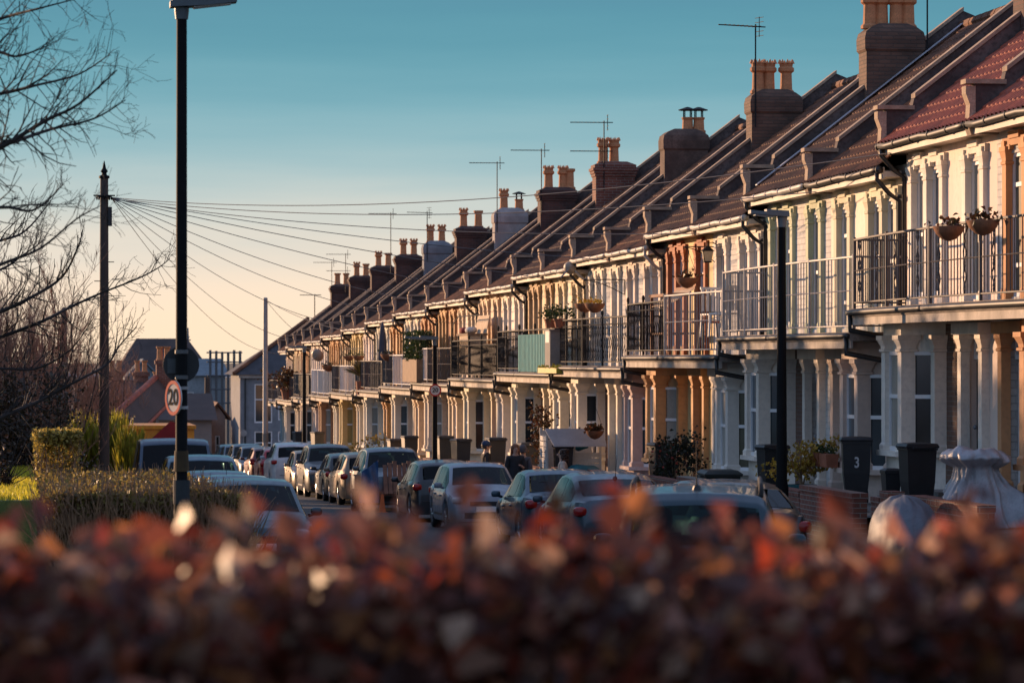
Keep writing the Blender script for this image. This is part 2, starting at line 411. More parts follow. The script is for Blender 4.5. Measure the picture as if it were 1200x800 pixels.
def stack_mesh(kind):
    mb = MB(); bx0, bx1, hy = 1.85, 2.95, .30
    z0, zt = 7.1, 8.95
    if kind == 'render':                       # rounded shoulders, as flaunched with mortar
        cx, hx = (bx0+bx1)/2, (bx1-bx0)/2
        mb.sq([(hx, hy, z0), (hx, hy, 8.40), (hx+.035, hy+.035, 8.45), (hx+.04, hy+.04, 8.66), (hx+.01, hy+.02, 8.78), (hx-.10, hy-.03, 8.87), (hx-.28, hy-.1, 8.95)], cx, 0)
    else:
        cx, hx = (bx0+bx1)/2, (bx1-bx0)/2
        mb.sq([(hx, hy, z0), (hx, hy, 8.5)], cx, 0)
        for i, e in enumerate((.03, .06, .09)): mb.sq([(hx+e, hy+e, 8.502+.08*i), (hx+e, hy+e, 8.58+.08*i)], cx, 0)
        mb.sq([(hx+.04, hy+.04, 8.742), (hx+.04, hy+.04, 8.83), (hx-.2, hy-.1, 8.93)], cx, 0)
    return mb.mesh('chimney')
STACK = {k: stack_mesh(k) for k in ('render', 'brick')}

def panel_wall(mb, y0, y1, z0, z1, ops, depth=.18):
    yy = sorted({y0, y1, *[o[0] for o in ops], *[o[1] for o in ops]}); zz = sorted({z0, z1, *[o[2] for o in ops], *[o[3] for o in ops]})
    for a, b in zip(yy, yy[1:]):
        for c, d in zip(zz, zz[1:]):
            ym, zm = (a+b)/2, (c+d)/2
            if any(o[0] < ym < o[1] and o[2] < zm < o[3] for o in ops): continue
            mb.quad((0, b, c), (0, a, c), (0, a, d), (0, b, d))
    for a, b, c, d in ops:
        for p, q in (((a, c), (b, c)), ((b, c), (b, d)), ((b, d), (a, d)), ((a, d), (a, c))):
            mb.quad((0, p[0], p[1]), (0, q[0], q[1]), (depth, q[0], q[1]), (depth, p[0], p[1]))
def win(p, q, z0, z1, par, fm, gm, rails=(.5,), bars=0, name='window', fw=.055):
    """sash window between two plan points"""
    p = Vector(p); q = Vector(q); d = (q-p); L = d.length; d.normalize(); f = MB()
    P = lambda t: (p+d*t)
    f.obox(P(0), P(fw), .09, z0, z1); f.obox(P(L-fw), P(L), .09, z0, z1)
    f.obox(P(fw), P(L-fw), .088, z0, z0+fw*1.2); f.obox(P(fw), P(L-fw), .088, z1-fw, z1)
    for r in rails: f.obox(P(fw), P(L-fw), .08, z0+(z1-z0)*r-.03, z0+(z1-z0)*r+.03)
    for b in range(bars):
        t = L*(b+1)/(bars+1); f.obox(P(t-.02), P(t+.02), .07, z0+fw*1.2, z1-fw)
    fo = f.build(name, fm, par)
    g = MB(); g.obox(P(fw*.6), P(L-fw*.6), .02, z0+fw*.6, z1-fw*.6); g.build('pane', gm, fo)
    return fo

# wall, trim, reveal/pilaster, glass set, railing style, gutter, pane styles
PAINT = {
 'white': ((.83, .76, .66), .10), 'cream': ((.78, .62, .42), .13), 'offwhite': ((.78, .68, .55), .14), 'peach': ((.62, .34, .16), .2),
 'orange': ((.58, .27, .11), .2), 'yellow': ((.72, .52, .24), .15), 'tan': ((.50, .33, .19), .2), 'terracotta': ((.42, .13, .055), .2),
 'pink': ((.62, .47, .41), .12), 'palegreen': ((.50, .55, .42), .12), 'grey': ((.40, .40, .41), .15), 'blue': ((.42, .50, .58), .12), 'brown': ((.25, .13, .075), .2)}
def pm(n, k=0):
    q = random.Random(k*7+len(n)); c = PAINT[n][0]; w_ = q.uniform(-.05, .05)
    c = (c[0]*q.uniform(.93, 1.03), c[1]*(q.uniform(.93, 1.02)-w_*.4), c[2]*(q.uniform(.90, 1.0)-w_))
    return mat('masonry_paint_%s_%d' % (n, k+2), c, .75, q.uniform(.18, .42), q.uniform(.8, 1.6), .2, 45, streak=True)
WBRICK = brick('white_painted_brick', (.72, .70, .66), (.67, .65, .61), (.60, .58, .55), bs=(.30, .11), bump=.9)
CBRICK = brick('cream_painted_brick', (.68, .58, .42), (.63, .53, .38), (.56, .47, .34), bs=(.30, .11), bump=.9)
OBRICK = brick('orange_brick', (.50, .20, .085), (.40, .15, .065), (.42, .33, .24), bs=(.23, .08))
PANELM = {
 'grey': mat('grey_screen_cloth', (.20, .19, .18), .8, .25, 4, .2, 30), 'wood': mat('timber_screen', (.42, .30, .20), .8, .3, 3, .2, 20),
 'dark': mat('charcoal_screen', (.07, .055, .045), .7, .35, 4), 'teal': mat('teal_screen_cloth', (.02, .27, .29), .8, .25, 5, .2, 30), 'reed': mat('pale_reed_screen', (.55, .42, .29), .85, .3, 6, .4, 40, streak=True)}
RAILW = mat('white_railing_paint', (.72, .70, .68), .5, .25, 6)
RAILG = mat('grey_railing_paint', (.33, .31, .31), .5, .3, 6)

def bow(y, m):                                  # slab edge, local y; the pair's centre is at -m*W/2
    v = min(1, abs(y+m*W/2)/W)
    return -(.93+.15*(1-v**2.6))
def house(k, S):
    m = 1 if k % 2 == 0 else -1
    r = random.Random(100+k)
    yc = Y0+(k+.5)*W
    root = thing('terraced_house', S['label'], 'house', (XF, yc, hbase(k)), 0, 'bay-fronted houses of the terrace')
    wallm = S['wall'] if not isinstance(S['wall'], str) else pm(S['wall'], k)
    trim = pm(S['trim'], k); gtrim = pm(S.get('gtrim', S['trim']), k)
    by, dy = m*1.18, -m*1.50
    # --- wall with its openings
    ops = []
    dbl = [(by-.86, by-.09), (by+.09, by+.86)]; sgl = (dy-.42, dy+.42)
    z1a, z1b = 2.95, 5.0
    for a, b in dbl: ops.append((a, b, 3.05, z1b))
    ops.append((sgl[0], sgl[1], z1a, z1b))
    ops.append((by-.93, by+.93, .62, 2.42)); ops.append((dy-.50, dy+.50, .12, 2.42))
    wl = MB(); panel_wall(wl, -W/2, W/2, -1.3, EZ+.05, ops)
    wl.quad((.2, -W/2, -1.3), (.2, -W/2, EZ), (RX*2, -W/2, EZ), (RX*2, -W/2, -1.3)); wl.quad((.2, W/2, -1.3), (.2, W/2, EZ), (RX*2, W/2, EZ), (RX*2, W/2, -1.3))
    wl.quad((RX*2, -W/2, -1.3), (RX*2, W/2, -1.3), (RX*2, W/2, EZ), (RX*2, -W/2, EZ))
    wl.build('wall', wallm, root)
    # --- first floor: stepped lintels, pilasters, sashes
    for a, b, subs in ((dbl[0][0]-.2, dbl[1][1]+.2, dbl), (sgl[0]-.2, sgl[1]+.2, [sgl])):
        lt = MB(); lt.box(-.06, .02, a, b, 5.105, 5.22)
        for c, d in subs: lt.box(-.085, .02, c+.16, d-.16, 5.2, 5.30); lt.box(-.07, .018, c-.02, c+.2, 5.05, 5.12); lt.box(-.07, .018, d-.2, d+.02, 5.05, 5.12)
        lt.build('lintel', trim, root)
    for y in (dbl[0][0]-.06, by, dbl[1][1]+.06, sgl[0]-.06, sgl[1]+.06):
        inst('pilaster', PIL, trim, root, (-.025, y, 0))
    gl = S.get('glass', [GL_BLUE, GL_DARK, GL_BLUE])
    pk = lambda g_: r.choice([g_, g_, GL_DARK, GL_CURT, GL_BLUE])
    for a, b in dbl: win((.075, a), (.075, b), 3.05, z1b, root, UPVC, pk(gl[0]), rails=(r.choice((.5, .55, .7)),))
    win((.075, sgl[0]), (.075, sgl[1]), z1a, z1b, root, UPVC, pk(gl[1]), rails=r.choice(((.22, .78), (.3,), (.5,))), name='balcony_door')
    # --- ground floor bay
    bay = MB(); A, B, Cc, Dd = (-.0, by-.98), (-.58, by-.52), (-.58, by+.52), (-.0, by+.98)
    o = .05
    bay.prism([(-.002, by-.96), (-.56, by-.5), (-.56, by+.5), (-.002, by+.96)], -1.2, .56)
    bay.prism([(.0, by-1.1), (-.70, by-.62), (-.70, by+.62), (.0, by+1.1)], .562, .64)
    bo = bay.build('bay_window', gtrim, root)
    bh = MB(); bh.prism([(-.003, by-1.0), (-.60, by-.54), (-.60, by+.54), (-.003, by+1.0)], 2.432, 2.70); bh.prism([(-.003, by-.90), (-.49, by-.47), (-.49, by+.47), (-.003, by+.90)], 2.17, 2.44); bh.build('bay_head', gtrim, bo)
    for (x, y) in ((-.09, by-.93), (-.50, by-.5), (-.50, by+.5), (-.09, by+.93)):
        inst('column', COLM, gtrim, bo, (x, y, 0))
    for (p, q) in ((A, B), (B, Cc), (Cc, Dd)):
        pv, qv = Vector(p), Vector(q); d = (qv-pv).normalized(); n = Vector((-d.y, d.x)); n = n if n.x > 0 else -n
        win(tuple(pv+d*.1+n*.08), tuple(qv-d*.1+n*.08), .64, 2.18, bo, UPVC, pk(gl[2]), rails=(.55,))
    # --- front door in its recess
    for s in (-1, 1): inst('column', DPIL, gtrim, root, (-.05, dy+s*.56, 0))
    lt2 = MB(); lt2.box(-.2, .02, dy-.72, dy+.72, 2.432, 2.6); lt2.build('lintel', gtrim, root)
    dr = MB(); dr.box(.13, .17, dy-.48, dy+.48, .12, 2.02)
    for yy in (dy-.22, dy+.22):
        dr.box(.115, .13, yy-.15, yy+.15, .3, .95); dr.box(.115, .13, yy-.15, yy+.15, 1.1, 1.85)
    dro = dr.build('front_door', mat('door_paint_'+S['door'], {'white': (.7, .7, .7), 'red': (.30, .03, .03), 'green': (.03, .09, .05), 'blue': (.04, .08, .16), 'black': (.02, .02, .02), 'brown': (.14, .06, .03)}[S['door']], .35, .15), root)
    h = MB(); h.lathe([(.02, -.07), (.035, -.06), (.035, -.04), (.02, -.02), (.02, 0)], (.115, dy+m*.36, 1.05), 8, 'x'); h.build('handle', LEADM, dro, smooth=True)
    win((.13, dy-.48), (.13, dy+.48), 2.06, 2.42, root, UPVC, GL_DARK, rails=(), name='fanlight')
    st = MB(); st.box(-.75, .13, dy-.6, dy+.6, -.02, .12); st.build('doorstep', PAVE, root)
    if S.get('pier', k % 3 != 1):
        pr = MB(); ya, yb = sorted((by-m*.99, dy+m*.68)); pr.box(-.014, .01, ya, yb, -.4, 2.60)
        pr.build('brick_pier', BRICKBROWN if k % 2 == 0 else BRICKDARK, root)
    # --- balcony over the bay and the door
    N = 22; edge = [(bow(-W/2+W*i/N, m), -W/2+W*i/N) for i in range(N+1)]
    sb = MB(); sb.prism([(.02, -W/2)]+edge+[(.02, W/2)], 2.72, 2.86)
    slab = sb.build('balcony_floor', mat('balcony_concrete', (.24, .20, .17), .9, .45, 2, .4, 20), root)
    fb = MB(); fi = [(x+.05, y) for x, y in edge]; fo_ = [(x+.012, y) for x, y in edge]
    fb.prism(fo_+list(reversed(fi)), 2.60, 2.718); fb.build('fascia_board', mat('white_fascia', (.38, .32, .27), .7, .6, 2, streak=True), slab)
    gt = MB(); gt.tube([(x-.035, y, 2.80) for x, y in edge], .045, 7)
    gt.build('gutter', GUTTERD, slab, smooth=True)
    # railing
    st_ = S['rail']; rm = {'bars': mat('grey_black_railing', (.09, .075, .07), .65, .4, 5), 'ornate': DARKMETAL, 'white': RAILW, 'greybars': RAILG}.get(st_.split('+')[0], DARKMETAL)
    rl = MB(); ins = .07; fine = [(bow(-W/2+W*i/46, m)+ins, -W/2+.03+(W-.06)*i/46) for i in range(47)]
    hh = S.get('railh', 1.1)
    rl.tube([(x, y, 2.86+hh) for x, y in fine[::2]], .020, 5); rl.tube([(x, y, 2.86+.1) for x, y in fine[::2]], .015, 5)
    if st_.startswith('bars') or st_.startswith('grey'): rl.tube([(x, y, 2.86+hh*.55) for x, y in fine[::2]], .010, 4)
    if st_.startswith('ornate'): rl.tube([(x, y, 2.86+hh*.86) for x, y in fine[::2]], .013, 4)
    if not st_.endswith('+solid'):
        nb = {'o': 24, 'b': 32, 'g': 26, 'w': 30}[st_[0]]
        for i in range(nb+1):
            y = -W/2+.03+(W-.06)*i/nb; x = bow(y, m)+ins; rl.tube([(x, y, 2.86+.1), (x, y, 2.86+hh)], .0085, 4)
    if st_.startswith('ornate'):
        for i in range(0, 46, 2):
            (xa, ya), (xb, yb) = fine[i], fine[min(46, i+2)]
            pts = []
            for t in range(13):
                u = t/12; ww = math.sin(u*2*math.pi*1.5)*.5+.5
                pts.append((xa+(xb-xa)*ww, ya+(yb-ya)*ww, 2.86+.13+u*(hh*.84-.13)))
            rl.tube(pts, .0065, 4)
    if st_.startswith('bars') and S.get('scroll', True):
        for i in (6, 18, 30, 42):
            for s in (-1, 1):
                pts = [(fine[i][0]+(.012 if s > 0 else 0), fine[i][1]+s*.05*math.sin(t/20*math.pi*6), 2.96+(hh-.1)*t/20) for t in range(21)]
                rl.tube(pts, .010, 4)
    for i in (0, 23, 46):
        x, y = fine[i]; rl.tube([(x, y, 2.86), (x, y, 2.86+hh+.04)], .026, 6)
        if st_.startswith('ornate'): rl.ell((x, y, 2.86+hh+.1), (.035, .035, .07), 6, 5)
    yo = m*(W/2-.03); xo = bow(m*W/2, m)+ins
    rl.tube([(xo, yo, 2.86+hh), (.0, yo, 2.86+hh)], .018, 5); rl.tube([(xo, yo, 2.96), (.0, yo, 2.96)], .014, 5)
    for i in range(1, 6): rl.tube([(xo*(1-i/6), yo, 2.96), (xo*(1-i/6), yo, 2.86+hh)], .0115, 4)
    ro = rl.build('railing', rm, slab)
    if '+' in st_:
        for seg in S.get('panels', [(0, 46, 'grey')]):
            i0, i1, pmn = seg[:3]; pz = seg[3] if len(seg) > 3 else (.12, hh*.93)
            pb = MB(); pts = fine[i0:i1+1]; off = -.035 if (pmn == 'teal' or r.random() < .3) else .03
            pb.prism([(x+off, y) for x, y in pts]+[(x+off+.012, y) for x, y in reversed(pts)], 2.86+pz[0], 2.86+pz[1])
            for i in range(i0, i1, 2):
                x, y = fine[i]; pb.box(x+off-.012, x+off-.001, y-.012, y+.012, 2.86+pz[0], 2.86+pz[1]-.01)
            pb.build('screen_panel', PANELM[pmn], ro)
    # --- eave, gutter, downpipe, roof, parapet, chimney
    so_ = MB(); so_.box(-.36, .02, -W/2, W/2, EZ-.16, EZ-.07); so_.box(-.385, -.36, -W/2, W/2, EZ-.19, EZ-.01)
    so_.build('eave_board', mat('eave_paint', (.58, .50, .42), .6, .35, 2, streak=True), root)
    g2 = MB(); ys_ = [-W/2+W*i/10 for i in range(11)]
    g2.tube([(-.45, y, EZ-.05-.006*((i % 5)-2)) for i, y in enumerate(ys_)], .055, 8)
    for y in ys_[::2]: g2.tube([(-.45, y-.025, EZ-.05), (-.45, y+.025, EZ-.05)], .066, 8)
    g2.build('gutter', S.get('gutter', GUTTERW), root, smooth=True)
    if S.get('pipe', True):
        yp = m*(W/2-.14); dp = MB()
        dp.tube([(-.45, yp, EZ-.1), (-.45, yp, EZ-.2), (-.25, yp, EZ-.42), (-.07, yp, EZ-.55), (-.07, yp, 3.0)], .04, 7)
        for z in (5.0, 4.0): dp.tube([(-.07, yp, z), (-.07, yp, z+.06)], .05, 7)
        dp.build('downpipe', S.get('pipem', GUTTERD), root, smooth=True)
        dp = MB(); dp.tube([(bow(m*W/2, m)-.03, yp, 2.78), (bow(m*W/2, m)-.03, yp, 2.52), (-.3, yp, 2.40), (-.07, yp, 2.3), (-.07, yp, .05)], .045, 7)
        for z in (1.9, 1.2): dp.tube([(-.07, yp, z), (-.07, yp, z+.06)], .055, 7)
        dp.build('downpipe', GUTTERD, root, smooth=True)
    rf = inst('roof', ROOF_HI if k < 9 else ROOF_LO, S.get('roof', TILE), root)
    rr = MB()
    for i in range(12): rr.lathe([(.13, i*W/12-W/2), (.12, (i+1)*W/12-W/2+.02)], (RX, 0, RZ-.03), 8, 'y')
    rr.build('ridge_tiles', S.get('roof', TILE), rf)
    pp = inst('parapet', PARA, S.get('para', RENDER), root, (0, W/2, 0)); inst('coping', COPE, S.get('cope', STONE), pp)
    if S.get('strip'):
        ls = MB(); ls.box(-.1, RX, -.06, .06, 0, .02)
        sm = MB(); sm.extr([(-.3, W/2-.3, rz_at(-.3)+.075), (RX, W/2-.3, RZ+.075), (RX, W/2-.3, RZ+.095), (-.3, W/2-.3, rz_at(-.3)+.095)], (0, -.14, 0)); sm.build('flashing', mat('pale_flashing', (.55, .56, .60), .4, .2), rf)
    if k % 2 == 1 or k == -1:
        ck = S.get('stack', ('brick', BRICKDARK)); ch = inst('chimney', STACK[ck[0]], ck[1], rf, (0, -W/2, S.get('stackz', 0)))
        for i, (x, kind) in enumerate(S.get('pots', [(2.1, 0), (2.42, 0)])):
            po = inst('chimney_pot', POTM[kind], S.get('potm', POT), ch, (x, r.uniform(-.04, .04), 8.86), 0, (1.2, 1.2, 1.08))
            if kind == 2: inst('cowl', COWLM, DARKMETAL, po)
    # --- front garden wall along the pavement
    if k < 16:
        zb = hbase(k); xw = 12.36-XF; g0 = G(yc)-zb
        for (a, b) in ((-W/2+.02, dy-.55), (dy+.55, W/2-.02)):
            if b-a < .2: continue
            fw_ = MB(); fw_.box(xw-.11, xw+.11, a, b, g0-.2, g0+1.18)
            fwo = fw_.build('garden_wall', S.get('gwall', BRICKRED), root)
            cp = MB(); n = int((b-a)/.115); cp.box(xw-.118, xw+.118, a+.02, b-.02, g0+1.17, g0+1.22)
            for i in range(n): cp.box(xw-.125, xw+.125, a+i*(b-a)/n, a+(i+.9)*(b-a)/n, g0+1.183, g0+1.27)
            cp.build('coping_bricks', S.get('gwall', BRICKRED), fwo)
        sp_ = MB()
        for i in range(5): sp_.box(xw-.1+i*.24, xw+1.2, dy-.5, dy+.5, g0+.12+i*.17, g0+.12+(i+1)*.17-.002)
        sp_.build('garden_steps', PAVE, root)
    return root
# raised front gardens behind their brick walls, one level per pair
gg = MB()
for p in range(0, 13):
    y0, y1 = Y0+(2*p-1)*W, Y0+(2*p+1)*W; z = gz(2*p)
    gg.quad((12.47, y0, z-.015), (14.1, y0, z-.015), (14.1, y1, z-.015), (12.47, y1, z-.015))
    gg.quad((12.3, y0, z-.6), (12.3, y0, z-1.5), (14, y0, z-1.5), (14, y0, z-.015))
struct(gg.build('front_gardens', PAVE))
D_, B_, RD = 'render', 'brick', BRICKDARK
GS = [GL_BLUE, GL_DARK, GL_GRN]; GY = [GL_DARK, GL_DARK, GL_YEL]; GC = [GL_DARK, GL_CURT, GL_CURT]; GB = [GL_BLUE, GL_BLUE, GL_BLUE]
SPECS = {
 -1: dict(label='house at the right edge with orange stone trim on white brick', wall=WBRICK, trim='orange', gtrim='peach', rail='bars', door='white', roof=TILE3, glass=[GL_GRN, GL_GRN, GL_BLUE], gutter=GUTTERD),
 0: dict(label='white house with tall black balcony bars and a numbered bin out front', wall='offwhite', trim='white', gtrim='white', rail='bars', door='black', roof=TILE3, glass=GS, gutter=GUTTERD),
 1: dict(label='off-white house with thin grey balcony bars behind the shrub in a teal pot', wall='white', trim='offwhite', gtrim='pink', rail='greybars', door='white', roof=TILE, glass=GB, scroll=False, railh=1.2, gutter=GUTTERD),
 2: dict(label='white brick house with pale green capitals behind the tall street lamp', wall=WBRICK, trim='palegreen', gtrim='white', rail='greybars', door='brown', roof=TILE2, glass=GB, scroll=False, railh=1.2, strip=True),
 3: dict(label='white brick house with a coach lantern and grey railed balcony', wall=WBRICK, trim='white', gtrim='white', rail='greybars', door='white', roof=TILE2, glass=GS, scroll=False, railh=1.2, stack=(D_, SOOTB), pots=[(2.0, 0), (2.22, 0), (2.5, 0), (2.72, 0)], stackz=.2),
 4: dict(label='yellow house with terracotta red pilasters and a wooden frame on its balcony', wall='yellow', trim='terracotta', gtrim='peach', rail='ornate', door='brown', roof=TILE2, glass=GC),
 5: dict(label='white house with dark scrolled railing right of the two hanging baskets', wall=WBRICK, trim='offwhite', gtrim='pink', rail='ornate', door='white', roof=TILE, glass=GC, pipem=GUTTERW, stack=(D_, SOOTB), pots=[(2.05, 0), (2.3, 0), (2.68, 0)]),
 6: dict(label='white brick house with twin hanging baskets and an open white bin store below', wall=WBRICK, trim='white', gtrim='white', rail='ornate', door='white', roof=TILE2, glass=GY, pipem=GUTTERW),
 7: dict(label='white house with maroon trimmed windows and a teal cloth on its railing', wall='white', trim='cream', gtrim='white', rail='ornate+p', door='brown', roof=TILE, panels=[(4, 46, 'teal', (.02, .98))], glass=[GL_DARK, GL_DARK, GL_CURT], stack=(D_, mat('sooty_render', (.16, .10, .075), .9, .6, 2, .3, 25)), pots=[(2.5, 2), (2.78, 2)]),
 8: dict(label='tan and cream house just left of the teal balcony cloth', wall='cream', trim='tan', gtrim='white', rail='ornate', door='brown', roof=TILE2, glass=GY),
 9: dict(label='white house with a dark timber balcony screen and wicker table', wall='white', trim='white', gtrim='white', rail='ornate+p', door='white', roof=TILE, panels=[(4, 44, 'dark', (.1, .98))], glass=GC, stack=(B_, BRICKRED)),
 10: dict(label='cream house with an arched iron bracket over its dark balcony', wall='cream', trim='cream', gtrim='offwhite', rail='ornate+p', door='red', roof=TILE, panels=[(10, 44, 'dark', (.1, .9))], glass=GY),
 11: dict(label='cream rendered house behind the street lamp with the 20 roundel', wall='offwhite', trim='cream', gtrim='cream', rail='bars', door='green', roof=TILE, glass=GC, stack=(B_, RD), pots=[(2.15, 0), (2.6, 0), (2.8, 1)]),
 12: dict(label='orange brick house with a clipped box hedge on its white balcony', wall=OBRICK, trim='peach', gtrim='offwhite', rail='white+p', door='green', roof=TILE, panels=[(0, 46, 'reed')], glass=GY),
 13: dict(label='red brick house with pale reed balcony screens left of the box hedge', wall=OBRICK, trim='peach', gtrim='cream', rail='white+p', door='red', roof=TILE2, panels=[(0, 28, 'reed'), (28, 46, 'wood')], glass=[GL_DARK, GL_CURT, GL_GRN], stack=(D_, mat('white_render', (.42, .38, .36), .9, .35, 2, .3, 25)), pots=[(2.2, 0), (2.72, 2)]),
 14: dict(label='pale house with a folded parasol on its screened balcony', wall='grey', trim='white', gtrim='white', rail='bars+p', door='red', roof=TILE, panels=[(22, 46, 'dark')], glass=GB),
 15: dict(label='orange house beside the folded balcony parasol', wall='orange', trim='peach', gtrim='peach', rail='bars+p', door='green', roof=TILE, panels=[(0, 30, 'dark')], glass=GY, stack=(B_, RD), pots=[(2.15, 0), (2.7, 1)]),
 16: dict(label='bright white house with two small hanging baskets on an arch', wall='white', trim='white', gtrim='white', rail='bars', door='red', roof=TILE2, glass=GC),
 17: dict(label='white house behind a spiky balcony plant', wall='white', trim='white', gtrim='offwhite', rail='white+p', door='blue', roof=TILE, panels=[(8, 30, 'reed')], glass=GB, stack=(D_, mat('blue_grey_render', (.24, .25, .27), .9, .3, 2, .3, 25)), pots=[(2.15, 0), (2.6, 0)]),
 18: dict(label='yellow house with a dish and dark striped balcony screen', wall='yellow', trim='yellow', gtrim='yellow', rail='bars+p', door='brown', roof=TILE2, panels=[(0, 46, 'wood')], glass=GY),
 19: dict(label='cream house with pale grey balcony panels left of the dark striped screen', wall='cream', trim='tan', gtrim='white', rail='white+p', door='blue', roof=TILE, panels=[(0, 46, 'grey')], glass=GC, stack=(B_, RD), pots=[(2.2, 0), (2.65, 0)]),
 20: dict(label='tan house with a pale timber balcony screen near the far lamp', wall='tan', trim='peach', gtrim='tan', rail='white+p', door='green', roof=TILE2, panels=[(0, 46, 'reed')], glass=GY),
 21: dict(label='white house just right of the far street lamp', wall='white', trim='white', gtrim='white', rail='bars+p', door='white', roof=TILE, panels=[(6, 46, 'dark')], glass=GB, stack=(B_, RD), pots=[(2.2, 0), (2.65, 1)]),
 22: dict(label='pale house with charcoal balcony panel behind the far street lamp', wall='offwhite', trim='white', gtrim='offwhite', rail='bars+p', door='blue', roof=TILE2, panels=[(0, 40, 'dark')], glass=GB),
 23: dict(label='peach house two doors from the far end of the terrace', wall='peach', trim='peach', gtrim='offwhite', rail='bars', door='brown', roof=TILE, glass=GC, stack=(B_, RD), pots=[(2.2, 0), (2.65, 1)]),
 24: dict(label='orange brick house next to the far end of the terrace', wall=OBRICK, trim='cream', gtrim='white', rail='bars+p', door='brown', roof=TILE2, panels=[(0, 46, 'wood')], glass=GB),
 25: dict(label='last small house at the far end of the terrace', wall='offwhite', trim='offwhite', gtrim='blue', rail='bars', door='blue', roof=TILE, glass=GB, stack=(B_, RD), pots=[(2.2, 1), (2.65, 1)]),
}
HOUSES = {k: house(k, S) for k, S in SPECS.items()}
HOUSES[24]['label'] = 'orange brick house with timber balcony screen, next to the far end of the terrace'
# the near end of the terrace needs its own parapet and chimney
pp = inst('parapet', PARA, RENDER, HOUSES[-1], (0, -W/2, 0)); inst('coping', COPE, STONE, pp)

# ------------------------------------------------------------------ television aerials and dishes on the chimneys
def aerial(k, mast, dx, kind, label, rz=0.0):
    z = hbase(k)+8.6+SPECS[k].get('stackz', 0); y = Y0+k*W
    root = thing('tv_aerial', label, 'aerial', (XF+1.82+dx, y-.36, z), rz, 'aerials on the chimneys')
    mb = MB(); mb.tube([(0, 0, -.5), (0, 0, mast)], .017, 5); mb.build('mast', DARKMETAL, root)
    a = MB()
    for h in ([mast-.05] if kind != 2 else [mast-.05, mast-.85]):
        a.tube([(-.95, .05, h), (.25, -.02, h)], .013, 4)
        n = 9
        for i in range(n):
            x = -.85+i*.11; l = .10+.008*i
            a.tube([(x, -l, h), (x, l, h)], .008, 3)
        a.tube([(.1, 0, h-.22), (.1, 0, h+.22)], .010, 4)
        for s in (-.2, -.1, .1, .2): a.tube([(.1, -.16, h+s), (.1, .16, h+s)], .008, 3)
    a.build('antenna', DARKMETAL, root); return root
aerial(5, 1.75, .1, 1, 'tall leaning aerial on the rounded chimney with three crown pots', .4)
aerial(3, 1.5, 1.2, 1, 'aerial mast behind the four crown pots of the topmost chimney')
aerial(9, 1.45, .25, 2, 'double aerial on the square red brick chimney')
aerial(11, 1.5, .05, 1, 'single aerial on the brick chimney right of the whitewashed one')
aerial(13, 1.9, .1, 1, 'flat aerial on the whitewashed chimney')
aerial(17, 1.5, .15, 1, 'aerial beside the blue-grey rendered chimney', .5)
aerial(19, 2.1, -.2, 1, 'tall aerial on the fourth chimney from the far end')
aerial(23, 1.4, -.2, 2, 'aerial with two arms on the second chimney from the far end')
aerial(25, 1.5, .05, 1, 'aerial on the last tall chimney of the terrace')

# ------------------------------------------------------------------ things on the balconies and in the front gardens
SOIL = mat('potting_soil', (.03, .02, .015), .95); BASK = mat('coir_basket', (.25, .10, .045), .9, .4, 8, .5, 60)
GLEAF = leafmat('green_leaves', [(.03, .05, .012), (.05, .08, .02), (.02, .035, .01)]); DLEAF = leafmat('dark_leaves', [(.02, .03, .012), (.035, .04, .015), (.06, .03, .02)])
YLEAF = leafmat('yellow_leaves', [(.55, .36, .05), (.62, .38, .05), (.40, .30, .05), (.55, .24, .04)]); RLEAF = leafmat('russet_leaves', [(.16, .05, .02), (.10, .05, .02), (.05, .05, .02)])
TERRA = mat('terracotta_pot', (.36, .12, .06), .8, .3, 6)
def basket(label, loc, r_=.2, hang=.5, leaf=RLEAF, n=70, group='hanging baskets', seed=1):
    root = thing('hanging_basket', label, 'hanging basket', loc, 0, group); rr = random.Random(seed)
    b = MB(); b.lathe([(.02, -r_*.85), (r_*.45, -r_*.72), (r_*.8, -r_*.4), (r_, 0), (r_*.94, .01), (.02, -.01)], n=14); b.build('bowl', BASK, root, smooth=True)
    l = MB(); leaves(l, n, lambda q: (q.gauss(0, r_*.5), q.gauss(0, r_*.5), abs(q.gauss(0, .06))), .09, rr, up=.8); l.build('flowers', leaf, root)
    if hang:
        c = MB()
        for i in range(3):
            a = 2.1*i; c.tube([(r_*.97*math.cos(a), r_*.97*math.sin(a), 0), (0, 0, hang)], .005, 3)
        c.build('chain', DARKMETAL, root)
    return root
def bracket(k, y, x0, x1, z, label):
    b = MB(); b.tube([(x0, y, z), (x1, y, z)], .012, 5)
    b.tube([(x0, y, z-.35), (x0, y, z)], .012, 5)
    b.tube([(x0+(x1-x0)*t/10, y, z-.35+.33*math.sin(t/10*math.pi/2)) for t in range(11)], .009, 4)
    for s in range(2):
        b.tube([(x0+(x1-x0)*(.2+.2*s)+.05*math.cos(a*.7), y, z-.1-.02*s+.05*math.sin(a*.7)) for a in range(9)], .007, 3)
    o = b.build('basket_bracket', DARKMETAL); tag(o, label, 'bracket', 'basket brackets'); return o
def balc(k, ly, dx=0): return XF+dx, Y0+(k+.5)*W+ly, hbase(k)
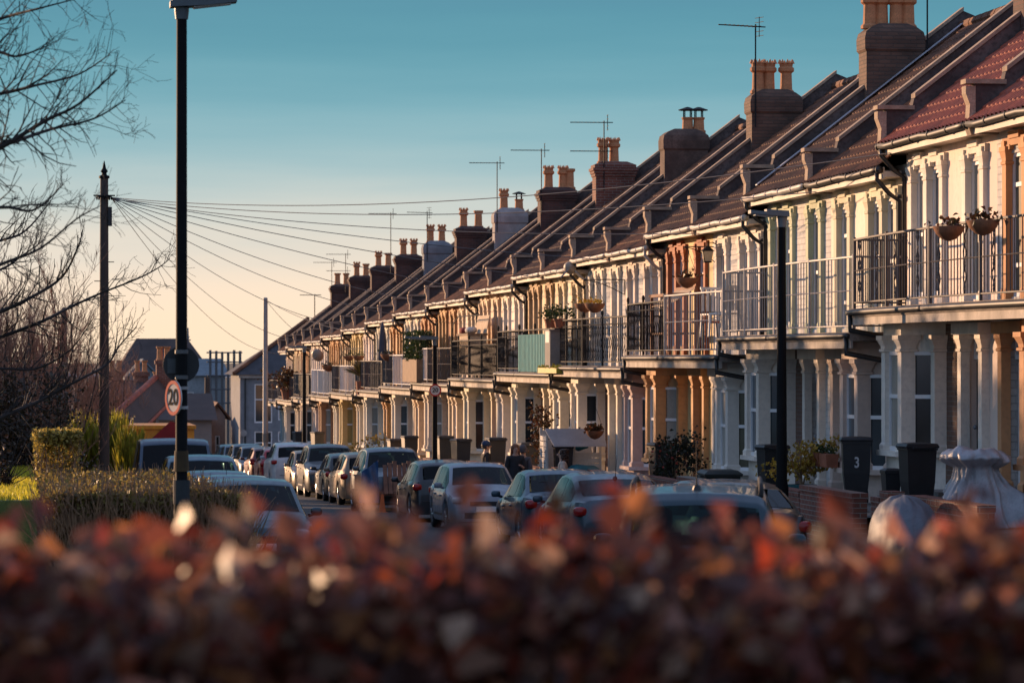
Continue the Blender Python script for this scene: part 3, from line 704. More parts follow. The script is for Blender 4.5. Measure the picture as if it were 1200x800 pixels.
# flower bowls hooked on the near railing
x, y, z = balc(-1, 0); r0 = 12.72
for px, pz, lab, sd in ((1112, 266, 'wicker flower bowl on the railing, left one of the near two', 1), (1152, 259, 'wicker flower bowl nearest the right edge of the picture', 2)):
    yy = yat(px, r0); basket(lab, (r0, yy, zat(pz, r0, yy)), .23, 0, RLEAF, 60, 'flower bowls on the near railing', sd)
for px, lab, sd in ((685, 'left one of the twin orange hanging baskets', 3), (697, 'right one of the twin orange hanging baskets', 4)):
    yy = yat(px, 13.15); basket(lab, (13.15, yy, zat(356, 13.15, yy)), .25, .55, YLEAF, 40, 'twin hanging baskets', sd)
yy = yat(691, 13.15); bracket(6, yy, 13.98, 13.0, zat(330, 13.15, yy)+.05, 'curved iron bracket above the twin hanging baskets')
yy = yat(805, 13.35); basket('shallow brown hanging basket between the yellow house and the lantern', (13.35, yy, zat(326, 13.35, yy)), .24, .62, RLEAF, 60, seed=5)
bracket(3, yy, 13.98, 13.3, zat(326, 13.35, yy)+.64, 'scrolled iron bracket holding the shallow brown basket')
yy = yat(697, 13.1); basket('shaggy brown basket hanging under the balcony by the bin store', (13.1, yy, zat(505, 13.1, yy)), .22, .6, RLEAF, 150, seed=6)
for px, pz, lab, sd in ((409, 417, 'small pale hanging basket, left one of two on the arch', 7), (420, 417, 'small pale hanging basket, right one of two on the arch', 8)):
    yy = yat(px, 13.0); basket(lab, (13.0, yy, zat(pz, 13.0, yy)), .25, .8, GLEAF, 30, 'pale baskets on the far arch', sd)
yy = yat(455, 13.0); basket('dark basket hanging beside the folded parasol', (13.0, yy, zat(415, 13.0, yy)), .3, .7, DLEAF, 50, seed=9)
yy = yat(385, 13.0); basket('far bushy basket hanging in front of the yellow house', (13.0, yy, zat(428, 13.0, yy)), .32, .7, DLEAF, 60, seed=10)
def arch(px0, px1, X, ptop, pbot, label):       # tall iron hoop standing on a balcony
    ya, yb = yat(px0, X), yat(px1, X); b = MB(); zt = zat(ptop, X, ya); zb_ = zat(pbot, X, ya)
    b.tube([(X, ya, zb_), (X, ya, zt-.5), (X, ya+(yb-ya)*.08, zt-.2), (X, ya+(yb-ya)*.25, zt), (X, yb, zt)], .018, 5)
    o = b.build('basket_arch', DARKMETAL); tag(o, label, 'basket arch', 'iron basket arches')
arch(398, 424, 12.98, 409, 455, 'arched iron hoop over the far white balcony with two baskets')
arch(529, 562, 13.1, 372, 440, 'arched iron hoop over the cream balcony by the wicker table')
# coach lantern
yy = yat(828, 13.7); zz = zat(306, 13.7, yy)
lan = thing('wall_lantern', 'black coach lantern on the white brick wall', 'lantern', (13.72, yy, zz))
b = MB(); b.sq([(.07, .07, 0), (.10, .10, .2)]); b.build('lantern_glass', mat('frosted_lantern_glass', (.5, .42, .28), .3), lan)
b = MB(); b.sq([(.12, .12, .202), (.03, .03, .30)]); b.sq([(.075, .075, -.03), (.075, .075, -.002)]); b.tube([(.075, .075, -.02), (.11, .11, .21)], .008, 4); b.tube([(-.075, -.075, -.02), (-.11, -.11, .21)], .008, 4)
b.tube([(0, 0, .3), (0, 0, .36), (.1, 0, .38), (.27, 0, .30)], .012, 5); b.build('lantern_frame', DARKMETAL, lan)
# wooden frame on the yellow house's balcony
x, y, z = balc(4, .3)
root = thing('wooden_pergola', 'low wooden frame with a pale panel on the yellow house balcony', 'wooden frame', (13.35, yat(788, 13.35), z+2.862))
b = MB()
for sx in (-.25, .3):
    for sy in (-1.0, 1.0): b.box(sx-.03, sx+.03, sy-.03, sy+.03, 0, 1.35 if sx > 0 else 1.2)
b.box(-.28, -.22, -1.03, 1.03, 1.2, 1.26); b.box(.27, .33, -1.03, 1.03, 1.35, 1.41); b.box(-.3, .35, -1.06, -1.0, 1.205, 1.265); b.box(-.3, .35, 1.0, 1.06, 1.205, 1.265)
b.box(-.26, .3, -1, 1, .42, .46)
b.build('frame', mat('brown_timber', (.22, .085, .04), .75, .3, 4), root)
b = MB(); b.extr([(-.27, -.98, 1.0), (-.27, .98, 1.0), (.3, .98, 1.36), (.3, -.98, 1.36)], (0, 0, .01)); b.build('panel', PANELM['reed'], root)
# plants standing on balconies
def potplant(label, loc, pr, ph, cr, ch, leaf, n, ls, potm=TERRA, name='potted_plant', cat='plant', group=None, seed=1, trunk=0.0):
    root = thing(name, label, cat, loc, 0, group); q = random.Random(seed)
    b = MB(); b.lathe([(pr*.7, 0), (pr, ph), (pr*1.08, ph), (pr*1.08, ph*.85), (pr*.9, ph*.85), (pr*.9, ph*.9)], n=12); b.build('pot', potm, root)
    if trunk or ch > .5:
        b = MB()
        for i in range(6):
            a = q.uniform(0, 6.28); b.tube([(0, 0, ph*.7), (.04*math.cos(a), .04*math.sin(a), ph+trunk*.7), (cr*.6*math.cos(a), cr*.6*math.sin(a), ph+trunk+ch*q.uniform(.5, .9))], [.02, .014, .004], 5)
        b.build('stem', WOOD, root)
    cl = [(q.gauss(0, cr*.45), q.gauss(0, cr*.45), ph+trunk+ch*q.uniform(.15, .9)) for _ in range(9)]
    def smp(t):
        c = t.choice(cl); return (c[0]+t.gauss(0, cr*.28), c[1]+t.gauss(0, cr*.28), c[2]+t.gauss(0, ch*.13))
    l = MB(); leaves(l, n, smp, ls, q); l.build('foliage', leaf, root); return root
for px, py, lab, sd in ((645, 384, 'small green plant on the grey balcony cabinet', 1), (656, 384, 'taller green plant beside the grey balcony cabinet', 2)):
    yy = yat(px, 13.0); potplant(lab, (13.0, yy, zat(py, 13.0, yy)), .16, .22, .25, .35, GLEAF, 130, .09, seed=sd, group='plants on the cabinet')
b = MB(); yy = yat(650, 13.0); zc = hbase(7)+2.862
root = thing('balcony_cabinet', 'upright grey cabinet on the balcony right of the teal cloth', 'cabinet', (13.02, yy, zc))
b.box(-.2, .2, -.42, .42, 0, zat(386, 13.0, yy)-zc-.03); b.build('cupboard', PANELM['grey'], root)
b = MB(); b.box(-.23, .23, -.45, .45, zat(386, 13.0, yy)-zc-.03, zat(386, 13.0, yy)-zc); b.build('lid', PANELM['grey'], root)
b = MB(); b.box(-.206, -.201, -.3, .3, .75, 1.05); b.build('notice', mat('white_notice', (.6, .58, .55), .6), root)
root = thing('trough_planter', 'yellow mossy trough along the slab edge below the grey cabinet', 'planter', (12.9, yat(645, 12.9), hbase(7)+2.862))
b = MB(); b.box(-.09, .09, -1.5, 1.5, 0, .13); b.build('trough', mat('yellow_plastic', (.45, .36, .03), .6, .3, 8), root)
l = MB(); leaves(l, 200, lambda q: (q.uniform(-.1, .1), q.uniform(-1.5, 1.5), .12+abs(q.gauss(0, .03))), .07, rnd, up=1); l.build('moss', leafmat('yellow_moss', [(.35, .32, .02), (.25, .28, .02)]), root)
b = MB(); b.box(-.35, .35, -1.1, 1.1, .25, 1.5)
yy = yat(487, 12.98); root = thing('box_hedge', 'clipped green box hedge in a trough on the white screened balcony', 'hedge', (13.05, yy, hbase(12)+2.862))
l = MB(); leaves(l, 2600, lambda q: (q.uniform(-.3, .3), q.uniform(-2.1, 2.1), q.uniform(.75, 1.65)), .11, random.Random(4)); l.build('foliage', GLEAF, root)
b = MB(); b.box(-.28, .28, -2.1, 2.1, 0, .75); b.build('trough', WOOD, root)
yy = yat(422, 12.98); root = thing('spiky_plant', 'spiky cordyline plant at the far white balcony rail', 'plant', (13.0, yy, hbase(17)+2.862))
b = MB(); b.lathe([(.15, 0), (.2, .5), (.2, .52)], n=10); b.build('pot', TERRA, root)
l = MB(); q = random.Random(5)
for i in range(70):
    a = q.uniform(0, 6.28); e = q.uniform(.2, 1.4); d = Vector((math.cos(a)*math.cos(e), math.sin(a)*math.cos(e), math.sin(e))); p = Vector((0, 0, .7)); n_ = d.orthogonal().normalized()*.03
    l.add([p, p+d*.4+n_, p+d*.85-Vector((0, 0, .12)), p+d*.4-n_], [(0, 1, 2, 3)])
l.tube([(0, 0, .4), (0, 0, .72)], .05, 6); l.build('foliage', leafmat('spiky_leaves', [(.12, .06, .03), (.08, .09, .03)]), root)
yy = yat(335, 12.9); potplant('reddish bush on the balcony at the far end of the terrace', (12.95, yy, hbase(24)+2.862), .3, .5, .8, 1.0, RLEAF, 400, .2, seed=9, name='balcony_bush')
# folded parasol
yy = yat(448, 13.1); root = thing('folded_parasol', 'folded dark parasol standing on a far balcony', 'parasol', (13.1, yy, hbase(14)+2.862))
b = MB(); b.tube([(0, 0, 0), (0, 0, 2.35)], .022, 6); b.build('pole', WOOD, root)
b = MB(); b.lathe([(.16, .9), (.2, 1.0), (.15, 1.6), (.07, 2.2), (.02, 2.32)], n=10); b.build('canopy', mat('dark_blue_canvas', (.06, .065, .09), .8), root)
# furniture
def chair(label, loc, rz, m, group):
    root = thing('garden_chair', label, 'chair', loc, rz, group); b = MB(); b.box(-.22, .22, -.22, .22, .42, .45); b.build('seat', m, root)
    b = MB()
    for i in range(5): b.obox((-.22+.0, -.2+i*.1), (-.22, -.14+i*.1), .02, .5, .92)
    b.box(-.235, -.2, -.22, .22, .92, .97); b.build('backrest', m, root)
    for sx in (-.2, .2):
        for sy in (-.2, .2):
            b = MB(); b.tube([(sx*1.1, sy*1.1, 0), (sx, sy, .42)], .018, 5); b.build('leg', m, root)
    return root
x, y, z = balc(2, .9); WPL = mat('white_garden_plastic', (.7, .68, .66), .5)
chair('white slatted garden chair on the grey railed balcony', (13.3, yat(850, 13.3), z+2.862), 2.2, WPL, 'balcony chairs')
chair('white garden chair nearer the lantern behind the grey railing', (13.35, yat(838, 13.35), z+2.862), -1.4, WPL, 'balcony chairs')
root = thing('garden_table', 'low red topped table between the balcony chairs', 'table', (13.35, yat(828, 13.35), hbase(3)+2.862))
b = MB(); b.lathe([(.35, .62), (.36, .66)], n=16); b.build('tabletop', mat('red_table_paint', (.35, .10, .06), .6), root)
for i in range(3):
    b = MB(); a = 2.1*i; b.tube([(.25*math.cos(a), .25*math.sin(a), 0), (.2*math.cos(a), .2*math.sin(a), .62)], .018, 5); b.build('leg', DARKMETAL, root)
root = thing('wicker_table', 'white wicker sideboard on the dark screened balcony', 'sideboard', (13.3, yat(553, 13.3), hbase(9)+2.862))
b = MB()
b.box(-.3, .3, -1.3, 1.3, 1.25, 1.31); b.build('tabletop', WOOD, root)
b = MB(); b.box(-.27, .27, -1.25, 1.25, .1, 1.247); b.build('body', PANELM['reed'], root)
b = MB(); b.extr([(.25, -1.3, 1.32), (.25, 1.3, 1.32), (.35, 1.3, 1.85), (.35, -1.3, 1.85)], (.02, 0, 0)); b.build('backboard', PANELM['reed'], root)
for i, (px, c, lab) in enumerate(((545, (.30, .05, .04), 'red folded cloth on the wicker sideboard'), (552, (.6, .55, .5), 'white striped cloth on the wicker sideboard'))):
    yy = yat(px, 13.2); b = MB(); b.ell((0, 0, .1), (.18, .35, .1), 10, 6, .7)
    tag(b.build('folded_cloth', mat('cloth_%s' % 'ab'[i], c, .9), None, (13.2, yy, hbase(9)+2.862+1.31), True), lab, 'cloth', 'cloths on the sideboard')
# satellite dishes
def dish(label, px, py, X, r_):
    yy = yat(px, X); zz = zat(py, X, yy); root = thing('satellite_dish', label, 'satellite dish', (X, yy, zz), R(200), 'dishes')
    root.rotation_euler = (R(-20), 0, R(150))
    b = MB(); b.lathe([(r_, .0), (r_*.8, .05), (r_*.4, .09), (.02, .1)], n=18, axis='y'); b.build('reflector', mat('pale_dish', (.34, .27, .21), .5, .2, 5), root, smooth=True)
    b = MB(); b.tube([(0, .1, 0), (0, .35, 0), (.1, .45, -.1)], .02, 5); b.tube([(0, .08, -r_*.9), (0, -.35, -.05)], .012, 4); b.ell((0, -.37, -.03), (.04, .06, .04), 6, 4); b.build('arm', LEADM, root)
dish('round pale dish at the eave above the twin hanging baskets', 668, 314, 13.5, .17)
dish('white dish in front of the far yellow house', 372, 416, 13.2, .3)
# bins
def bin_mesh():
    b = MB(); b.sq([(.20, .22, .06), (.245, .285, .5), (.27, .31, .97), (.29, .33, .975), (.29, .33, 1.0)])
    return b.mesh('tub')
TUB = bin_mesh()
LID = MB().sq([(.30, .345, 1.003), (.31, .355, 1.03), (.28, .32, 1.07), (.1, .12, 1.085)]).mesh('lid')
HND = MB().tube([(.33, -.22, 1.0), (.37, -.22, 1.01), (.37, .22, 1.01), (.33, .22, 1.0)], .02, 6).mesh('handle')
WHL = MB().lathe([(.02, -.03), (.1, -.03), (.1, .03), (.02, .03)], n=12, axis='y').mesh('wheel')
def wbin(label, px, X, k, rz, m=BLACKPL, s=1.0, z=None, group='wheelie bins in the front gardens'):
    yy = yat(px, X); root = thing('wheelie_bin', label, 'bin', (X, yy, gz(k) if z is None else z), rz, group)
    root.scale = (s*.78, s*.74, s)
    inst('tub', TUB, m, root); l = inst('lid', LID, m, root); inst('handle', HND, m, l)
    for sy in (-1, 1): inst('wheel', WHL, m, root, (.2, .25*sy, .1))
    return root
bn = wbin('black wheelie bin right behind the lamp post', 905, 12.95, 1, R(-80), s=.95)
b3 = wbin('black wheelie bin with a white number 3', 1003, 12.98, 0, R(80), s=.97)
M3 = Matrix.Translation((-.281, 0, .66)) @ Matrix.Rotation(R(-90), 4, 'Z') @ Matrix.Rotation(R(90), 4, 'X')
text_obj('number', '3', .24, mat('bin_number_paint', (.6, .6, .6), .6), b3, M3)
wbin('black wheelie bin left of the silver barbecue cover', 1075, 12.9, 0, R(-85), s=.97)
wbin('dark wheelie bin behind the flowering shrub', 776, 13.1, 3, R(-80))
wbin('dark wheelie bin under the open lid of the white store', 660, 12.72, 6, R(-90), s=.92)
for px, k, lab in ((618, 8, 'dark bin by the woman with a grey hood'), (581, 8, 'grey bin between the man in the beanie and the woman'), (540, 10, 'bin in front of the cream houses, left of the beanie'), (480, 12, 'bin near the far balcony hedge'), (463, 13, 'lower bin just left of the one under the balcony hedge'), (350, 19, 'farthest bin by the terrace'), (372, 18, 'second bin from the far end'), (520, 10, 'rounded dark bin under the dark balcony screens')):
    wbin(lab, px, 12.8, k, R(-85+px % 17), mat('grey_bin_plastic', (.05, .05, .052), .5))
yy = yat(840, 12.85); root = thing('storage_box', 'low dark green storage box with a ribbed lid', 'storage box', (12.9, yy, gz(3)), R(-4))
b = MB(); b.sq([(.28, .5, 0), (.32, .56, .62)]); b.build('body', mat('dark_green_plastic', (.03, .035, .03), .5, .3, 4), root)
b = MB(); b.sq([(.35, .6, .623), (.36, .61, .67), (.28, .5, .73)]); b.tube([(-.36, -.3, .64), (-.4, -.3, .62), (-.4, .3, .62), (-.36, .3, .64)], .014, 5); b.build('lid', mat('dark_green_plastic', (.03, .035, .03)), root)
yy = yat(1044, 12.75); root = thing('food_caddy', 'small black food caddy between the two bins', 'caddy', (12.75, yy, gz(0)+.25))
b = MB(); b.sq([(.1, .12, 0), (.12, .15, .32), (.13, .16, .325), (.13, .16, .37), (.08, .1, .4)]); b.build('tub', BLACKPL, root)
b = MB(); b.box(-.16, .16, -.2, .2, -.25, -.003); b.build('stand', PAVE, root)
# covers
def draped(name, label, cat, loc, rz, prof, m, nfold=13, amp=.06, seed=1, lean=0.0):
    q = random.Random(seed); vs = []; fs = []; n = 170
    crs = [(q.uniform(0, 6.28), q.uniform(.03, .11), q.uniform(.4, 1.4), q.gauss(0, .7)) for _ in range(nfold)]
    prof = [tuple(a_+(b_-a_)*u/3 for a_, b_ in zip(p_, r__)) for p_, r__ in zip(prof, prof[1:]) for u in range(3)]+[prof[-1]]
    for j, (rx, ry, z) in enumerate(prof):
        t = j/(len(prof)-1)
        for i in range(n):
            a = 2*math.pi*i/n
            f = 1+.09*noise.noise(Vector((math.cos(a)*1.7, math.sin(a)*1.7, z*2.5+seed)))+.05*noise.noise(Vector((math.cos(a)*5, math.sin(a)*5, z*7+seed)))
            for (ca, cw, cd, cs) in crs:
                da = (a-ca-cs*(z-.5)+math.pi) % (2*math.pi)-math.pi; f += amp*cd*((1-t)**1.4*1.5)*(math.exp(-(da/cw)**2)-.6*math.exp(-((da-cw*1.5)/cw)**2))
            vs.append((rx*f*math.cos(a)+lean*noise.noise(Vector((z*1.6, seed, 1))), ry*f*math.sin(a)+lean*noise.noise(Vector((z*1.9, 4, seed))), z+.03*noise.noise(Vector((math.cos(a)*2, math.sin(a)*2, z*4+seed)))+min(1, rx/.35)*(lean*.5*t*t*math.cos(a-4.2)+lean*.45*t*noise.noise(Vector((math.cos(a)*3, math.sin(a)*3, seed+2))))))
    for j in range(len(prof)-1):
        for i in range(n): fs.append((j*n+i, j*n+(i+1) % n, (j+1)*n+(i+1) % n, (j+1)*n+i))
    fs.append(tuple(range((len(prof)-1)*n, len(prof)*n)))
    o = MB().add(vs, fs).build(name, m, None, loc, True); o.rotation_euler = (0, 0, rz); return tag(o, label, cat)
SILV = mat('silver_cover_cloth', (.36, .36, .38), .42, .25, 4, .5, 9, metal=.1)
draped('barbecue_cover', 'crumpled silver cover draped over a barbecue beside the bins', 'cover', (12.85, yat(1146, 12.85), gz(-1)), 0,
       [(.56, .66, .0), (.50, .60, .2), (.43, .53, .45), (.31, .42, .66), (.27, .38, .80), (.36, .52, .84), (.46, .64, .89), (.45, .62, .95), (.36, .50, 1.0), (.2, .3, 1.01), (.03, .04, 1.015)], SILV, 30, .14, 3, .20)
draped('motorbike_cover', 'smooth grey cover over a low motorbike by the brick wall', 'cover', (11.75, yat(1058, 11.75), G(44)+.13), 0,
       [(.42, .85, .0), (.44, .88, .3), (.43, .86, .6), (.40, .75, .86), (.31, .58, 1.04), (.18, .3, 1.14), (.04, .06, 1.17)], mat('grey_cover_cloth', (.11, .115, .135), .6, .25, 3, .2, 14), 5, .02, 5, .05)
# garden plants
TEALP = mat('teal_glazed_pot', (.02, .10, .11), .3, .2, 5)
potplant('yellow leaved shrub in a teal pot beside the lamp post', (12.9, yat(940, 12.9), gz(1)), .24, .42, .5, .6, YLEAF, 900, .085, TEALP, 'potted_shrub', 'shrub', seed=12, trunk=.15)
potplant('dark flowering shrub in a terracotta pot by the peach columns', (12.8, yat(790, 12.8), hbase(3)), .22, .3, .5, .95, DLEAF, 750, .09, TERRA, 'potted_shrub', 'shrub', seed=13)
l = MB(); q = random.Random(3); leaves(l, 40, lambda t: (t.gauss(0, .28), t.gauss(0, .3), t.uniform(.5, 1.2)), .07, q)
fl = l.build('flowers', leafmat('red_petals', [(.4, .04, .03), (.5, .08, .05)]), bpy.data.objects['potted_shrub.001'])
yy = yat(966, 12.95); root = thing('terracotta_planter', 'pair of square terracotta troughs with clipped plants on the bay sill', 'planter', (13.22, yat(966, 13.22), hbase(1)+.645))
b = MB()
for s in (-.3, .3): b.sq([(.09, .24, 0), (.11, .27, .22)], 0, s)
b.build('trough', TERRA, root)
l = MB(); leaves(l, 160, lambda t: (t.uniform(-.09, .09), t.uniform(-.55, .55), t.uniform(.21, .34)), .06, random.Random(8)); l.build('foliage', GLEAF, root)
yy = yat(612, 12.7); potplant('tangled rusty climber by the far side of the white store', (12.75, yat(634, 12.75), hbase(7)), .2, .3, .35, 1.7, RLEAF, 420, .1, TERRA, 'climbing_plant', 'plant', seed=15)
potplant('orange twiggy bush in a front garden past the parked cars', (12.7, yat(432, 12.7), hbase(15)), .3, .3, .9, .9, YLEAF, 300, .12, TERRA, 'garden_bush', 'bush', seed=16)
# white slatted bin store: faces down the street, its lid propped open towards us
yy = yat(668, 12.9); zb = gz(6); WSL = mat('white_slat_paint', (.60, .56, .50), .65, .2, 3)
root = thing('bin_store', 'white slatted bin store with a grey lid propped open', 'bin store', (12.98, yy, zb))
b = MB()
for i in range(9): b.box(-.66, -.63, -.0, 1.0, .02+i*.13, .02+i*.13+.11)
b.box(-.665, -.625, .3, .36, 0, 1.2)
b.build('side_panel', WSL, root)
for xx in (-.66, .62):
    for y0_, y1_, h_ in ((-.05, -.003, 1.2), (.95, 1.0, 1.36)): b = MB(); b.box(xx, xx+.05, y0_, y1_, 0, h_); b.build('post', WSL, root)
b = MB()
for i in range(6): b.box(.02, .62, -.03, -.005, .02+i*.13, .02+i*.13+.11)
b.box(.0, .04, -.045, -.004, 0, 1.2); b.build('front_panel', WSL, root)
b = MB(); b.box(-.61, .61, .96, .99, 0, 1.3); b.build('back_panel', WSL, root)
b = MB(); b.extr([(-.56, -.60, .94), (.70, -.60, .94), (.70, -.10, 1.32), (-.70, -.10, 1.32)], (0, .02, .035)); b.build('lid', mat('grey_lid_paint', (.33, .31, .31), .6, .2, 3), root)
b = MB(); b.tube([(-.6, -.02, 1.1), (-.6, -.35, 1.12)], .012, 5); b.build('stay', DARKMETAL, root)
TEALB = mat('teal_sack_plastic', (.01, .14, .19), .5, .3, 5, .4, 12)
for i, (px, X, z, s, lab) in enumerate(((691, 13.15, .0, .40, 'big teal sack leaning at the front of the white store'), (692, 13.2, .84, .16, 'small teal sack on the slats of the white store'))):
    b = MB(); b.ell((0, 0, s*.62), (s*1.1, s*.8, s*.62), 16, 10, .75); o = b.build('rubbish_sack', TEALB, None, (X, yy-.42 if i == 0 else yy+.2, zb+z), True)
    for v in o.data.vertices: v.co += Vector((0, 0, .06*noise.noise(v.co*5)))
    tag(o, lab, 'sack', 'teal sacks')
# ------------------------------------------------------------------ cars
def cr_(pts, t):                               # piecewise interpolation, smooth
    if t <= pts[0][0]: return pts[0][1]
    for (a, va), (b, vb) in zip(pts, pts[1:]):
        if t <= b:
            return va+(vb-va)*(t-a)/(b-a)
    return pts[-1][1]
# y runs rear (-) to front (+)
CARS = {
 'hatch': dict(L=4.05, W=1.74, top=[(-2.02, .5), (-2.0, .93), (-1.97, 1.0), (-1.70, 1.34), (-1.55, 1.40), (-.9, 1.455), (-.2, 1.46), (.25, 1.43), (.42, 1.38), (1.18, .98), (1.6, .86), (1.9, .74), (2.0, .62), (2.02, .45)],
   belt=[(-2, .97), (0, .90), (1.2, .88), (2, .7)], ws=(.46, 1.15), rw=(-1.955, -1.72), side=[(-1.45, -.72), (-.62, .32), (.38, .95)], wh=(-1.25, 1.28)),
 'saloon': dict(L=4.5, W=1.78, top=[(-2.25, .5), (-2.23, .9), (-2.15, .97), (-1.75, 1.0), (-1.6, 1.03), (-.95, 1.36), (-.75, 1.42), (-.2, 1.45), (.2, 1.43), (.42, 1.37), (1.25, .96), (1.7, .86), (2.08, .74), (2.22, .6), (2.25, .45)],
   belt=[(-2.2, .96), (0, .90), (1.3, .87), (2.2, .7)], ws=(.46, 1.22), rw=(-1.56, -.98), side=[(-1.3, -.62), (-.53, .36), (.42, 1.0)], wh=(-1.32, 1.38)),
 'fastback': dict(L=4.6, W=1.82, top=[(-2.3, .55), (-2.28, .95), (-2.22, 1.03), (-2.0, 1.08), (-1.2, 1.35), (-.8, 1.43), (-.1, 1.47), (.3, 1.44), (.5, 1.38), (1.35, .98), (1.75, .88), (2.15, .75), (2.27, .6), (2.3, .45)],
   belt=[(-2.2, .99), (0, .92), (1.3, .89), (2.2, .7)], ws=(.54, 1.32), rw=(-1.95, -1.22), side=[(-1.62, -.66), (-.56, .42), (.48, 1.05)], wh=(-1.36, 1.40)),
 'estate': dict(L=4.6, W=1.8, top=[(-2.3, .5), (-2.28, .93), (-2.24, 1.02), (-2.0, 1.40), (-1.85, 1.47), (-1.0, 1.52), (-.2, 1.53), (.3, 1.49), (.5, 1.43), (1.3, 1.0), (1.75, .88), (2.15, .75), (2.27, .6), (2.3, .45)],
   belt=[(-2.2, 1.0), (0, .94), (1.3, .9), (2.2, .7)], ws=(.54, 1.27), rw=(-2.225, -2.02), side=[(-1.85, -.95), (-.80, .0), (.1, .95)], wh=(-1.42, 1.42)),
 'suv': dict(L=4.5, W=1.86, top=[(-2.25, .6), (-2.23, 1.05), (-2.18, 1.13), (-1.92, 1.56), (-1.78, 1.63), (-1.0, 1.69), (-.2, 1.70), (.3, 1.66), (.5, 1.60), (1.2, 1.14), (1.7, 1.04), (2.1, .93), (2.22, .75), (2.25, .5)],
   belt=[(-2.2, 1.12), (0, 1.06), (1.2, 1.04), (2.2, .85)], ws=(.54, 1.17), rw=(-2.165, -1.94), side=[(-1.75, -.9), (-.78, .06), (.14, .9)], wh=(-1.36, 1.40)),
 'van': dict(L=5.0, W=1.95, top=[(-2.5, .5), (-2.48, 1.05), (-2.45, 1.9), (-2.38, 1.97), (-1.5, 2.0), (.6, 2.0), (.95, 1.95), (1.1, 1.88), (1.85, 1.18), (2.2, 1.05), (2.42, .85), (2.48, .7), (2.5, .5)],
   belt=[(-2.45, 1.2), (0, 1.18), (1.7, 1.1), (2.4, .8)], ws=(1.13, 1.82), rw=(-2.475, -2.452), side=[(.35, 1.35)], wh=(-1.55, 1.62)),
}
def car_shape(kind):
    C = CARS[kind]; L, Wd = C['L'], C['W']
    def wb(y):
        t = min(1, abs(2*y/L)); return Wd/2*(1-.07*t**4-.13*t**14)
    def S(y, j):
        zt = cr_(C['top'], y); w_ = wb(y); zw = min(cr_(C['belt'], y), zt-.05)
        zb = .2
        for wy in C['wh']:
            if abs(y-wy) < .37: zb = max(zb, .31+math.sqrt(max(0, .37**2-(y-wy)**2)))
        zb = min(zb, zw-.1)
        h = max(0, zt-zw-.05)
        tum = .05+.30*h*(.75 if kind == 'van' else 1)*(.55 if kind == 'van' else 1)
        wt = w_-.05-tum
        P = [(w_-.05, zb), (w_-.008, zb+(zw-zb)*.12), (w_+.0, zb+(zw-zb)*.5), (w_-.012, zb+(zw-zb)*.85), (w_-.05, zw),
             (w_-.06-tum*.30, zw+(zt-.05-zw)*.36), (w_-.055-tum*.66, zw+(zt-.05-zw)*.72), (wt, zt-.05), (wt-.07, zt-.014), (wt*.5, zt+.006), (0, zt+.014)]
        i = int(min(9, max(0, math.floor(j)))); f = j-i
        return Vector((P[i][0]+(P[i+1][0]-P[i][0])*f, y, P[i][1]+(P[i+1][1]-P[i][1])*f))
    return C, S
